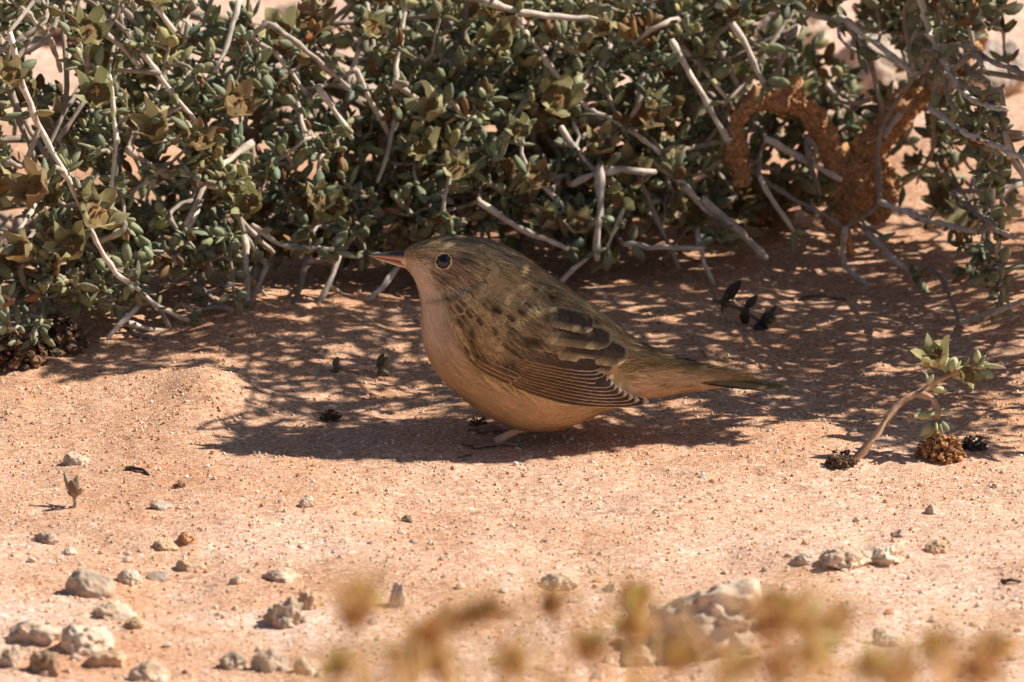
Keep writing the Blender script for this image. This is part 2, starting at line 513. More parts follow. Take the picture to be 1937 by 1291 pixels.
# plumage: fine barbs that lie along the body from bill to tail
rngp = np.random.RandomState(5)
BACK = [(915, 468), (960, 480), (1020, 518), (1075, 556), (1122, 590), (1092, 600), (1078, 645), (1056, 674), (1005, 692), (955, 702), (890, 672), (862, 610), (862, 568), (905, 548), (930, 515)]
COVER = [(955, 605), (1015, 585), (1062, 590), (1082, 612), (1078, 645), (1050, 668), (1000, 684), (965, 690), (935, 668), (935, 630)]
BARE = [(985, 690), (1040, 668), (1062, 640), (1066, 612), (1085, 592), (1120, 606), (1160, 640), (1190, 670), (1165, 700), (1200, 735), (1225, 768), (1130, 770), (1060, 760), (1010, 742), (980, 715)]
def strands(n, tsel, ln, wd, seed, lift=(.05, .32), over=0.):
    r = np.random.RandomState(seed)
    t = tsel(r, n); a = r.rand(n) * 2 * np.pi
    ti = np.clip(t * (NT - 1), 0, NT - 1.001); i = ti.astype(int); ft = ti - i
    ai = a / (2 * np.pi) * NA; jj = ai.astype(int) % NA; fa = ai - ai.astype(int); j2 = (jj + 1) % NA
    def samp(A, i=i, ft=ft):
        i = np.clip(i, 0, NT - 2)
        return ((A[i, jj] * (1 - ft)[:, None] + A[i + 1, jj] * ft[:, None]) * (1 - fa)[:, None] + (A[i, j2] * (1 - ft)[:, None] + A[i + 1, j2] * ft[:, None]) * fa[:, None])
    p = samp(body); no = samp(nrm); tg = samp(du)
    tg /= np.linalg.norm(tg, axis=1)[:, None] + 1e-12
    no /= np.linalg.norm(no, axis=1)[:, None] + 1e-12
    bi = np.cross(no, tg)
    px, py = mirror_px(p)
    keep = ((px - 840) ** 2 + (py - 495) ** 2 > 18 ** 2) & (px > 761)
    L = (ln[0] + (ln[1] - ln[0]) * r.rand(n)) * sstep(-.02, .25, t) * (0.55 + .45 * sstep(.0, .3, t))
    keep &= L > 3e-4
    keep &= poly_sd(px, py, BARE) < 0
    ang = r.randn(n) * .16 + 0.25 * noise3(p, 160, 23)
    tg2 = tg * np.cos(ang)[:, None] + bi * np.sin(ang)[:, None]
    bi2 = np.cross(no, tg2)
    W = wd * (.6 + .8 * r.rand(n))
    lf = (lift[0] + (lift[1] - lift[0]) * r.rand(n) ** 2) * 1e-3
    # follow the curving surface: sample the body a little further on
    steps = [0., .4, .75, 1.]
    cover = .0019 * sstep(-14, 26, poly_sd(px, py, COVER))
    if over: cover = np.maximum(cover, over * sstep(-4, 14, poly_sd(px, py, BACK)))
    V = []
    seglen = np.linalg.norm(samp(du), axis=1) + 1e-9
    for q, sst in enumerate(steps):
        ds = L * sst / seglen
        ii = np.clip(ti + ds, 0, NT - 1.001); i_ = ii.astype(int)
        base = samp(body, i_, ii - i_)
        base = base + bi * (np.sin(ang) * L * sst)[:, None]
        cen = base + no * (0.00004 + lf * sst ** 1.3 + cover * (.35 + .65 * sst))[:, None]
        w = W * (1 - .85 * sst ** 2)
        V.append(cen - bi2 * w[:, None] * .5); V.append(cen + bi2 * w[:, None] * .5)
    V = np.stack(V, 1)[keep]
    m = len(V)
    vx, vy = mirror_px(V)
    jx, jy = r.randn(m, 1) * 2.2, r.randn(m, 1) * 2.2
    c = paint(vx + jx - 4, vy + jy - 2)
    br = np.clip(1 + (.10 + .20 * sstep(9, -9, poly_sd(px, py, UNDER))[keep]) * r.randn(m), .4, 1.8)[:, None, None]
    amp = .11 + .46 * sstep(9, -9, poly_sd(px, py, UNDER))[keep]
    streak = (1 + amp * 1.5 * noise3(np.stack([a * 44, t * 22, t * 0], -1)[keep], 1., 24) + amp * .6 * noise3(np.stack([a * 90, t * 30, t * 0], -1)[keep], 1., 25))[:, None, None]
    c = np.clip(c * br * np.clip(streak, .35, 1.8), .004, .9)
    Fq = np.array([[0, 2, 3, 1], [2, 4, 5, 3], [4, 6, 7, 5]])
    F = (np.arange(m)[:, None, None] * 8 + Fq[None]).reshape(-1, 4)
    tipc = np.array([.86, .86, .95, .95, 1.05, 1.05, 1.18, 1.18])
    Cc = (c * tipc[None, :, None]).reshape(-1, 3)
    return V.reshape(-1, 3), F, Cc
mb = MB()
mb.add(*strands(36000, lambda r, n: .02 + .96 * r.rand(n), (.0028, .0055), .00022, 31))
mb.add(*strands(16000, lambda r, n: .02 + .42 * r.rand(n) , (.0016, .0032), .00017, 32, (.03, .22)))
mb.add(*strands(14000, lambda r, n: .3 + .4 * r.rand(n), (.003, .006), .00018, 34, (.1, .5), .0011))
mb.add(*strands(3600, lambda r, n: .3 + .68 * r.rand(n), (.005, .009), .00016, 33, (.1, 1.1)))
pl = obj('plumage', mb.mesh('plumage', True), M_FEATHER, bird); pl['kind'] = 'stuff'

# wing: a thin shell with every long feather a blade of its own
GXn, GYn = np.arange(780, 1262, 8.), np.arange(440, 800, 8.)
YS = np.full((len(GXn), len(GYn)), np.nan)
for a_, x_ in enumerate(GXn):
    for b_, y_ in enumerate(GYn):
        h_, _n = body_hit(x_, y_)
        if h_ is not None: YS[a_, b_] = h_.y
ok = ~np.isnan(YS)
W_ = np.where(ok, YS, 0.); K_ = ok.astype(float)
for _ in range(60):
    A_ = np.pad(W_ * K_, 1); B_ = np.pad(K_, 1)
    sA = sum(np.roll(np.roll(A_, i_, 0), j_, 1) for i_ in (-1, 0, 1) for j_ in (-1, 0, 1))[1:-1, 1:-1]
    sB = sum(np.roll(np.roll(B_, i_, 0), j_, 1) for i_ in (-1, 0, 1) for j_ in (-1, 0, 1))[1:-1, 1:-1]
    new = sA / np.maximum(sB, 1e-9)
    W_ = np.where(ok, W_, np.where(sB > 0, new, 0)); K_ = np.where(ok, 1., (sB > 0).astype(float))
for _ in range(6):
    A_ = np.pad(W_, 1, mode='edge')
    W_ = sum(np.roll(np.roll(A_, i_, 0), j_, 1) for i_ in (-1, 0, 1) for j_ in (-1, 0, 1))[1:-1, 1:-1] / 9
def wing_y(px, py):
    u_ = np.clip((np.asarray(px, float) - GXn[0]) / 8, 0, len(GXn) - 1.001); v_ = np.clip((np.asarray(py, float) - GYn[0]) / 8, 0, len(GYn) - 1.001)
    i_, j_ = u_.astype(int), v_.astype(int); fu, fv = u_ - i_, v_ - j_
    return W_[i_, j_] * (1 - fu) * (1 - fv) + W_[i_ + 1, j_] * fu * (1 - fv) + W_[i_, j_ + 1] * (1 - fu) * fv + W_[i_ + 1, j_ + 1] * fu * fv

def blade(axis, hw, layer, style, side=-1, nu=64, nv=15, seed=0):
    """a feather from a px axis; layer in mm above the wing bed"""
    r = np.random.RandomState(seed)
    ax = catmull(axis, nu)
    tg = np.gradient(ax, axis=0); tg /= np.linalg.norm(tg, axis=1)[:, None]
    nn = np.stack([-tg[:, 1], tg[:, 0]], 1)           # +: towards the belly
    u = np.linspace(0, 1, nu)
    prof = np.minimum(sstep(-.12, .42, u), 1) * np.sqrt(np.clip(1 - np.clip((u - .80) / .20, 0, 1) ** 2, 0, 1))
    prof[-1] = .03
    prof = prof * (1 + .02 * r.randn(nu))
    v = np.array([-1, -.95, -.88, -.76, -.5, -.25, 0, .25, .5, .76, .88, .95, 1.]) if nv == 15 else np.linspace(-1, 1, nv)
    nv = len(v)
    p2 = ax[:, None, :] + nn[:, None, :] * (hw * prof)[:, None, None] * v[None, :, None]
    y = wing_y(p2[..., 0], p2[..., 1]) - (layer + .55) * 1e-3 * (1. if side < 0 else .3) * sstep(.02, .4, u[:, None]) + .0008 * (1 - sstep(0, .3, u[:, None])) - (.00005 * (1 - v[None, :] ** 2) + style.get('tilt', .00009) * v[None, :]) * sstep(.1, .5, u[:, None]) - style.get('tiplift', 0) * sstep(.5, .9, u[:, None]) * (1 if side < 0 else .3)
    Pt = unproj(p2[..., 0], p2[..., 1], y)
    if side > 0: Pt[..., 1] *= -1
    U, Vv = np.broadcast_arrays(u[:, None], v[None, :])
    base, edge, tip = [np.array(c_) for c_ in style['cols']]
    e = sstep(style.get('e0', .62), .97, np.abs(Vv))
    et = sstep(style.get('t0', .955), .99, U)
    lower = sstep(-.2, 1, Vv)
    c = np.broadcast_to(base, U.shape + (3,)).copy()
    warm = np.array(style.get('warm', base))
    c = c + (warm - c) * (sstep(style.get('w0', .75), style.get('w1', .15), U))[..., None]
    ed = edge + (tip - edge) * sstep(.55, .95, U)[..., None]
    c = c + (ed - c) * (np.clip(e * style.get('es', 1) + et * style.get('ts', .9), 0, 1))[..., None]
    if style.get('spot'):
        w_ = np.exp(-(Vv / .55) ** 4) * sstep(.30, .52, U) * sstep(1.0, .84, U) * style['spot']
        c = c + (DARK * 1.3 - c) * w_[..., None]
    if style.get('half'):        # tertial: the belly-side vane is broad and buff
        hh = sstep(.38, .72, Vv + .2 * (1 - U)) * style['half'] * sstep(1.08, .75, U)
        c = c + (edge - c) * hh[..., None]
    shaft = np.exp(-(Vv / .07) ** 2) * .25
    barb = np.interp((U * 55 + np.abs(Vv) * 5) % 60, np.arange(61), r.randn(61))
    c = c * (1 + shaft[..., None]) * np.clip(1 + style.get('barb', .16) * barb, .5, 1.6)[..., None] * (1 + .06 * r.randn(*U.shape))[..., None]
    V = Pt.reshape(-1, 3)
    F = grid_faces(nu, nv)
    return V, F, np.clip(c.reshape(-1, 3), .004, .9)

PRIM = dict(tiplift=.0012, cols=([.055, .038, .031], [.34, .21, .10], [.60, .51, .44]), warm=[.11, .068, .037], e0=.85, ts=1., t0=.972)
SEC = dict(tiplift=.0010, cols=([.055, .036, .026], [.36, .23, .11], [.58, .48, .40]), warm=[.17, .105, .055], e0=.80, ts=1., t0=.97)
TERT = dict(tiplift=.0010, cols=([.085, .057, .040], [.40, .285, .145], [.42, .31, .19]), warm=[.36, .25, .12], e0=.76, ts=.85, half=.85, w0=.45, w1=.25, barb=.2)
COV = dict(cols=([.13, .078, .038], [.30, .19, .09], [.36, .25, .14]), warm=[.20, .13, .06], e0=.35, ts=.9)
feathers = []
tips = [(1141, 699), (1146, 705), (1146, 714), (1152, 724), (1161, 734), (1168, 741), (1177, 748), (1187, 754), (1198, 760), (1210, 765), (1228, 768)]
nP = len(tips)
for i_, tp in enumerate(tips):
    f_ = i_ / (nP - 1)
    b0 = (918 - 8 * f_, 656 + 40 * f_); 
    m1 = (1000 - 6 * f_, 672 + 56 * f_); m2 = (1085 + 6 * f_, 688 + 66 * f_)
    e_ = np.array(tp)
    feathers.append(('secondary' if i_ < 4 else 'primary', [b0, m1, m2, (tp[0], tp[1] - 8)], 14, 1.5 - 1.3 * f_, SEC if i_ < 4 else PRIM))
feathers += [('tertial', [(1040, 676), (1100, 686), (1160, 694)], 15, 1.65, TERT),
             ('tertial', [(1010, 655), (1090, 660), (1188, 673)], 25, 1.9, TERT),
             ('tertial', [(990, 628), (1070, 633), (1158, 643)], 23, 2.15, TERT),
             ('tertial', [(1015, 596), (1065, 602), (1124, 617)], 21, 2.4, TERT)]
for i_ in range(3):       # alula and primary coverts
    f_ = i_ / 2
    feathers.append(('covert', [(878 + 10 * f_, 672 - 8 * f_), (915 + 12 * f_, 700 - 10 * f_), (968 + 18 * f_, 727 - 12 * f_)], 6, .9 + .25 * f_, dict(COV, cols=([.10, .062, .034], [.44, .28, .14], [.46, .32, .17]), warm=[.16, .10, .05], e0=.5)))
for side in (-1, 1):
    # bed of the wing
    sd_g = [(x_, y_) for x_ in np.arange(880, 1216, 6.) for y_ in np.arange(580, 776, 6.)]
    gx_, gy_ = np.arange(870, 1222, 6.), np.arange(576, 780, 6.)
    QX, QY = np.meshgrid(gx_, gy_, indexing='ij')
    bed_poly = [(885, 660), (930, 628), (990, 615), (1050, 600), (1100, 612), (1150, 640), (1178, 668), (1160, 700), (1190, 735), (1212, 762), (1130, 762), (1040, 743), (960, 718), (905, 690)]
    sdv = poly_sd(QX, QY, bed_poly)
    Pt = unproj(QX, QY, wing_y(QX, QY) - .0003 + .0016 * sstep(14, 2, sdv))
    if side > 0: Pt[..., 1] *= -1
    F = grid_faces(len(gx_), len(gy_))
    F = F[(sdv.ravel()[F] > 0).all(1)]
    used = np.unique(F); rem = np.full(QX.size, -1); rem[used] = np.arange(len(used))
    wing = obj('wing', np_mesh('wing', Pt.reshape(-1, 3)[used], rem[F], np.tile([.10, .065, .035], (len(used), 1))), M_FEATHER, bird)
    for q, (nm, axp, hw, lay, sty) in enumerate(feathers):
        V, F, c = blade(axp, hw, lay, sty, side, seed=q)
        obj(nm, np_mesh(nm, V, F, c), M_FEATHER, wing)

# contour feathers of the back and the wing coverts, laid like shingles
rc = np.random.RandomState(77)
cf = [(sx, sy, 1) for (sx, sy, rx, ry, an, a) in SPOTS if a > .45 and 850 < sx < 1110 and sy > 500 and (sy - 470) > (sx - 935) * .66 + 12]
tries = 0
while tries < 6000 and len(cf) < 150:
    tries += 1
    x_, y_ = rc.uniform(845, 1125), rc.uniform(462, 695)
    if poly_sd(np.array([x_]), np.array([y_]), BACK)[0] < 3 or (y_ - 470) < (x_ - 935) * .66 + 12: continue
    if min((x_ - c_[0]) ** 2 + (y_ - c_[1]) ** 2 for c_ in cf) < 14 ** 2: continue
    cf.append((x_, y_, 0))
npx, npy = proj(body + nrm * 0)
near = body[..., 1] < 0
far_mb = MB()
cover_o = body_o
for q, (x_, y_, sp) in enumerate(cf):
    dd = np.where(near, (npx - x_) ** 2 + (npy - y_) ** 2, 1e9)
    i_, j_ = np.unravel_index(np.argmin(dd), dd.shape)
    i2 = min(i_ + 3, NT - 1)
    f_ = np.array([npx[i2, j_] - npx[i_, j_], npy[i2, j_] - npy[i_, j_]]); f_ /= np.linalg.norm(f_) + 1e-9
    an_ = rc.randn() * .12; f_ = np.array([f_[0] * math.cos(an_) - f_[1] * math.sin(an_), f_[0] * math.sin(an_) + f_[1] * math.cos(an_)])
    L_ = rc.uniform(40, 58) * (.75 if y_ < 520 else 1)
    nn_ = np.array([-f_[1], f_[0]])
    p0 = np.array([x_, y_]) - f_ * L_ * .62; p1 = np.array([x_, y_]) + nn_ * rc.randn() * 1.5; p2 = np.array([x_, y_]) + f_ * L_ * .38
    s_ = ((x_ - 850) * .8 + (y_ - 470) * .6) / 340
    pc = paint(np.array([x_ + 9.]), np.array([y_ - 9.]))[0] * .5 + OLIVE * .5
    pc = np.maximum(pc, [.2, .13, .06])
    k1 = rc.uniform(.8, 1.15)
    sty = dict(cols=(pc * .80 * k1, pc * (.84 if sp else 1.1) * k1, pc * (.9 if sp else 1.18) * k1), warm=pc * .9, e0=.4, ts=.5, w0=.8, w1=.3, barb=.24, tilt=0., t0=.85, spot=.9 * sp)
    V, F, c = blade([p0, p1, p2], (rc.uniform(7.5, 10) if sp else rc.uniform(8, 11)) if y_ > 520 else rc.uniform(6, 8), .75 - .85 * s_, sty, -1, 30, 9, seed=900 + q)
    obj('contour_feather', np_mesh('contour_feather', V, F, c), M_FEATHER, cover_o)
    V2 = V.copy(); V2[:, 1] *= -1
    far_mb.add(V2, F, c)
o = obj('far_coverts', far_mb.mesh('far_coverts'), M_FEATHER, bird); o['kind'] = 'stuff'

# tail: closed, the middle pair longest
tail = None
mbt = MB()
for q in (3, 0, 1, 2, 4, 5, 6):
    s_ = (q - 3) / 3.0
    n_u, n_v = 26, 9
    ln = 1.0 - .16 * abs(s_) - .06 * abs(s_) ** 2
    u = np.linspace(0, 1, n_u)
    pxs = 1265 + (1492 - 1265) * ln * u
    pys = np.interp(pxs, [1265, 1320, 1400, 1450, 1495], [693, 703, 715, 724, 733]) + 1.0
    cen = P(pxs, pys, 0.)
    cen[:, 1] += s_ * .0036 * (.6 + .4 * np.sin(np.pi * u * .9))
    cen[:, 2] -= .0007 * abs(s_) * 1.5 - .0004 + (.0003 if q == 0 else 0)
    hw = (.0013 if q == 0 else .0024) * (0.7 + .3 * np.sin(np.pi * u)) * np.sqrt(np.clip(1 - np.clip((u - .7) / .3, 0, 1) ** 1.6, 0, 1)); hw[-1] = .0001
    v = np.linspace(-1, 1, n_v)
    Pt = cen[:, None, :] + hw[:, None, None] * v[None, :, None] * np.array([0, 1, -.45 * (abs(s_) + .15) * (1 if s_ >= 0 else -1)])[None, None, :]
    Pt[..., 2] -= .0005 * v[None, :] ** 2
    U, Vv = np.broadcast_arrays(u[:, None], v[None, :])
    c = (np.array([.03, .02, .014]) if q == 0 else np.array([.30, .205, .10]))[None, None] * (1.1 - .5 * U[..., None]) * (1 + .12 * np.sin(U * 150))[..., None]
    c = c + (np.array([.12, .08, .045]) - c) * (sstep(.72, 1, np.abs(Vv)) * .7)[..., None]
    nm_ = 'tail' if q == 3 else 'tail_feather'
    t_o = obj(nm_, np_mesh(nm_, Pt.reshape(-1, 3), grid_faces(n_u, n_v), c.reshape(-1, 3)), M_FEATHER, tail or bird)
    if q == 3: tail = t_o

# bill
def bill(top, bot, w, ct_, cb_, name):
    n_u, n_v = 24, 20
    T_ = catmull(top, n_u); B_ = catmull(bot, n_u); Wd = np.interp(np.linspace(0, 1, n_u), np.linspace(0, 1, len(w)), w)
    T3 = P(T_[:, 0], T_[:, 1], 0.); B3 = P(B_[:, 0], B_[:, 1], 0.)
    C_ = (T3 + B3) / 2; A_ = (T3 - B3) / 2
    a_ = np.arange(n_v) / n_v * 2 * np.pi
    Pt = C_[:, None, :] + A_[:, None, :] * np.cos(a_)[None, :, None]
    Pt[..., 1] -= Wd[:, None] * PXM * np.sin(a_)[None, :]
    k_ = sstep(-.7, .6, np.cos(a_))[None, :, None] * np.ones((n_u, 1, 1))
    c = np.array(cb_) + (np.array(ct_) - np.array(cb_)) * k_
    V = np.concatenate([Pt.reshape(-1, 3), C_[:1], C_[-1:]]); m_ = n_u * n_v
    j_ = np.arange(n_v)
    F = np.concatenate([tris(grid_faces(n_u, n_v, True)), np.stack([np.full(n_v, m_), (j_ + 1) % n_v, j_], 1), np.stack([np.full(n_v, m_ + 1), (n_u - 1) * n_v + j_, (n_u - 1) * n_v + (j_ + 1) % n_v], 1)])
    c = np.concatenate([c.reshape(-1, 3), c[0, :1], c[-1, :1]])
    return obj(name, np_mesh(name, V, F, c), M_BEAK, bird)
bill([(786, 474), (765, 475), (738, 477), (714, 479.5), (698, 483)], [(800, 503), (772, 497), (740, 491), (715, 487), (698, 484.5)], [17, 13, 9, 5, 1], (.05, .045, .047), (.68, .41, .30), 'upper_mandible')
bill([(806, 504), (772, 498), (740, 491.5), (715, 487), (702, 485)], [(790, 514), (766, 507), (738, 499), (716, 491.5), (702, 486)], [16, 12, 8, 4.5, 1], (.66, .36, .24), (.78, .46, .33), 'lower_mandible')

# eye with pale ring
for side in (-1, 1):
    h_, n_ = body_hit(840, 495)
    h_ = np.array(h_); n_ = np.array(n_)
    n_ = n_ * .6 + np.array([0, -1, .1]) * .4; n_ /= np.linalg.norm(n_)
    cen = h_ - n_ * .0006
    if side > 0: cen[1] *= -1; n_[1] *= -1
    ev, ef = icosphere(3)
    eye = obj('eye', np_mesh('eye', ev * .00224 + cen, ef), M_EYE, bird)
    a_ = np.linspace(0, 2 * np.pi, 41)
    t1 = np.cross(n_, [1, 0, 0]); t1 /= np.linalg.norm(t1); t2 = np.cross(n_, t1)
    rv = .00236 * (1 + .05 * np.sin(a_ * 9)) 
    ring = cen + n_ * .0011 + (np.cos(a_) * rv)[:, None] * t1 + (np.sin(a_) * rv * 1.0)[:, None] * t2
    V, F = tube(ring, .00026 + .00010 * np.sin(a_ * 3 + 1) + .00005 * np.sin(a_ * 7), 6, False)
    obj('eye_ring', np_mesh('eye_ring', V, F, np.tile([.72, .54, .31], (len(V), 1))), M_FEATHER, eye)

# legs
for side in (-1, 1):
    yy = -.006 if side < 0 else .010
    dx = 0 if side < 0 else 12
    hip = P(1010 + dx, 795, yy); ank = P(1003 + dx, 806, yy); 
    foot = np.array([P(938 + dx, 838, yy)[0], yy, 0]); foot[2] = hz(foot[0], foot[1]) + .0016
    leg = obj('leg', None, None, bird) if False else None
    pts = catmull([hip, ank, ank * .5 + foot * .5 + np.array([0, 0, .0003]), foot], 14)
    V, F = tube(pts, np.interp(np.linspace(0, 1, 14), [0, .25, .5, 1], [.0022, .0016, .00105, .0012]), 10)
    leg = obj('leg', np_mesh('leg', V, F, np.tile([.56, .36, .28], (len(V), 1)) * (1 + .15 * np.sin(np.arange(len(V)) * .7))[:, None]), M_LEG, bird)
    for ang, ln in ((-24, .008), (0, .010), (26, .008), (180, .007)):
        a_ = math.radians(180 + ang)
        d_ = np.array([math.cos(a_), math.sin(a_) * .8, 0])
        tp = []
        for q, s_ in enumerate((0, .33, .66, .86, 1.0)):
            p_ = foot + d_ * ln * s_
            p_[2] = hz(p_[0], p_[1]) + (.0008, .0011, .0007, .0007, -.0001)[q]
            tp.append(p_)
        tp = catmull(tp, 14)
        V, F = tube(tp, np.interp(np.linspace(0, 1, 14), [0, .5, .78, .82, 1], [.0007, .0006, .0005, .00034, .0001]), 8)
        cc = np.tile([.34, .21, .16], (len(V), 1)); cc[8 * 11:-2] = [.10, .075, .06]
        obj('toe', np_mesh('toe', V, F, cc), M_LEG, leg)

# ------------------------------------------------------------------ shrubs
LEAF_U = [0.0, .12, .38, .68, .9, 1.0]
def leaf_shape(plump, taper, flat=.62, bend=.1):
    ns = 6
    V = [[0, 0, 0]]
    rad = [0, .55, 1., .88 * taper, .45 * taper, 0]
    for u, r in zip(LEAF_U[1:-1], rad[1:-1]):
        for q in range(ns):
            a = 2 * np.pi * q / ns
            V.append([math.cos(a) * r * plump, math.sin(a) * r * plump * flat + bend * u * u, u])
    V.append([0, bend * 1.05, 1.0])
    F = []
    for q in range(ns): F.append([0, 1 + (q + 1) % ns, 1 + q])
    for i in range(3):
        for q in range(ns):
            a = 1 + i * ns + q; b_ = 1 + i * ns + (q + 1) % ns; c = b_ + ns; d = a + ns
            F += [[a, b_, c], [a, c, d]]
    for q in range(ns): F.append([1 + 3 * ns + q, 1 + 3 * ns + (q + 1) % ns, 1 + 4 * ns])
    return np.array(V, float), np.array(F)
LEAFV = [leaf_shape(.25, 1.0), leaf_shape(.21, .95, .6, .16), leaf_shape(.30, 1.05, .75, .05), leaf_shape(.19, .85, .5, .22), leaf_shape(.27, .8, .35, .18), leaf_shape(.23, 1.0, .7, -.05)]
LEAFC = [np.array(c) for c in ([.37, .395, .24], [.42, .44, .27], [.30, .33, .205], [.48, .47, .255], [.32, .36, .235], [.52, .49, .24], [.24, .27, .17], [.40, .42, .28], [.39, .41, .25], [.33, .36, .215], [.30, .17, .085])]

def frame_from(d, roll, rng=None):
    d = d / (np.linalg.norm(d) + 1e-12)
    a = np.array([0, 0, 1.]) if abs(d[2]) < .9 else np.array([1., 0, 0])
    x = np.cross(a, d); x /= np.linalg.norm(x)
    y = np.cross(d, x)
    c, s = math.cos(roll), math.sin(roll)
    return np.stack([x * c + y * s, -x * s + y * c, d], 1)       # columns

class Shrub:
    def __init__(s, seed):
        s.r = np.random.RandomState(seed)
        s.tint = np.ones(3)
        s.leaf = []      # pos, frame, length, variant, colour
        s.branch = []    # pts, radii, colour
        s.caps = []      # pos, dir, size
        s.nodes = np.zeros((0, 3)); s.ndist = np.zeros(0)
    def add_nodes(s, pts, d0):
        pts = np.asarray(pts)
        d = d0 + np.concatenate([[0], np.cumsum(np.linalg.norm(np.diff(pts, axis=0), axis=1))])
        s.nodes = np.concatenate([s.nodes, pts]); s.ndist = np.concatenate([s.ndist, d])
    def put_leaf(s, p, d, ln, var=None, col=None):
        r = s.r
        s.leaf.append((p, frame_from(d, r.rand() * 6.28), ln, r.randint(6) if var is None else var, LEAFC[r.randint(len(LEAFC))] * (.8 + .4 * r.rand()) * s.tint if col is None else col))
    def whorl(s, p, t, n, ln, spread=1.0, tip=False):
        r = s.r
        a0 = r.rand() * 6.28
        f = frame_from(t, 0)
        for q in range(n):
            a = a0 + q * 6.283 / n + r.randn() * .35
            sp = spread * (.55 + .6 * r.rand())
            if tip: sp *= .8
            d = f[:, 0] * math.cos(a) * sp + f[:, 1] * math.sin(a) * sp + t * (.75 if tip else .35) + np.array([0, 0, .25])
            s.put_leaf(p + (f[:, 0] * math.cos(a) + f[:, 1] * math.sin(a)) * .0006, d, ln * (.5 + .8 * r.rand()))
    def sprig(s, pts, r0, r1, leafy=(.35, 1.), step=.0075, ln=.0058, full=1., col=None, capp=.05):
        """a twig with leaves from fraction leafy[0] to leafy[1]"""
        r = s.r
        wm = r.randn() * .07
        s.tint = (.50 + .52 * r.rand()) * np.array([1 + wm, 1., 1 - wm * .8])
        if r.rand() < .025: s.tint = np.array([.85, .52, .36]) * (.6 + .5 * r.rand())
        pts = np.asarray(pts)
        seg = np.linalg.norm(np.diff(pts, axis=0), axis=1); cum = np.concatenate([[0], np.cumsum(seg)]); L = cum[-1]
        n = max(6, int(L / .0028))
        q = catmull(pts, n) + r.randn(n, 3) * .00018
        rad = np.linspace(r0, r1, n) * (1 + .10 * r.randn(n))
        nodes = np.arange(step * .6, L, step)
        for x in nodes:
            k_ = min(n - 1, int(x / L * n)); rad[k_] *= 1.28
        s.branch.append((q, rad, (np.array([.50, .43, .37]) * (.7 + .45 * r.rand())) if col is None else col))
        T = np.gradient(q, axis=0); T /= np.linalg.norm(T, axis=1)[:, None] + 1e-12
        for x in nodes:
            f = x / L
            if f < leafy[0] or f > leafy[1] or r.rand() > full: continue
            k_ = min(n - 1, int(f * n))
            s.whorl(q[k_], T[k_], 2 if r.rand() < .7 else 3, ln, 1.0)
            if r.rand() < .6: s.whorl(q[k_], T[k_], r.randint(2, 5), ln * .62, .8)
        if leafy[1] >= 1:
            s.whorl(q[-1], T[-1], r.randint(3, 6), ln, .7, True)
            if r.rand() < .5: s.whorl(q[-1], T[-1], 3, ln * .6, .35, True)
            if r.rand() < capp: s.caps.append((q[-1] + T[-1] * .001, T[-1] + np.array([0, -.3, .4]), .0056 * (.55 + .7 * r.rand())))
        return q
    def attach(s, p, maxr=1e9):
        d = np.linalg.norm(s.nodes - p, axis=1)
        dr = np.linalg.norm(s.nodes - s.root, axis=1); pr = np.linalg.norm(p - s.root)
        cost = d + np.where(dr > pr, .05, 0) + .12 * s.ndist
        k_ = int(np.argmin(cost))
        return s.nodes[k_], s.ndist[k_]
    def tip(s, p, grow, capp=.05, full=1., ln=.0057):
        """connect a new tip to the skeleton by a curved twig that ends in a leafy sprig"""
        r = s.r
        a, d0 = s.attach(p)
        v = p - a; L = np.linalg.norm(v)
        if L < .006:
            a = a - grow * .01; v = p - a; L = np.linalg.norm(v)
        side = np.cross(v, r.randn(3)); side /= np.linalg.norm(side) + 1e-12
        m1 = a + v * .35 + side * L * .09 * r.randn() + np.array([0, 0, .06 * L])
        m2 = a + v * .7 + side * L * .07 * r.randn() + np.array([0, 0, .05 * L]) - grow * .1 * L
        rr = .00045 + .0003 * r.rand() + min(.0005, .005 * L)
        leaf0 = max(0., 1 - (.018 + .022 * r.rand()) / L)
        q = s.sprig([a, m1, m2, p], rr, .00042, (leaf0, 1.), ln=ln, full=full, capp=capp)
        s.add_nodes(q[2:-1:2], d0)

def shadow_px(p):
    t = p[2] / SUN[2]
    g = p - SUN * t
    return proj(g)
LIMX = [-900, 0, 120, 230, 330, 440, 480, 520, 700, 1180, 1300, 1400, 1540, 1570, 1640, 1760, 1937, 2600]
LIMY = [735, 755, 755, 740, 722, 735, 770, 850, 862, 862, 850, 850, 830, 915, 915, 880, 880, 900]
def shade_ok(p, tol=0):
    sx, sy = shadow_px(p)
    return sy < np.interp(sx, LIMX, LIMY) + tol

BOTX = [-400, 0, 120, 230, 330, 420, 480, 560, 640, 720, 800, 1000, 1150, 1250, 1320, 1400, 1480, 1560, 1700, 1770, 1850, 1937, 2200]
BOTY = [720, 690, 680, 660, 640, 610, 585, 540, 525, 500, 480, 470, 480, 470, 455, 470, 440, 430, 440, 470, 560, 620, 690]
GRX = [-400, 0, 230, 480, 640, 800, 1000, 1300, 1600, 1780, 1850, 1937, 2300]
GRY = [730, 715, 665, 620, 590, 560, 540, 520, 500, 540, 620, 680, 740]
def front_y(px, py):
    gy0 = G(px, np.interp(px, GRX, GRY))[1]
    d = (np.interp(px, GRX, GRY) - py) * PXM
    return gy0 - .012 + max(d, 0) * .30

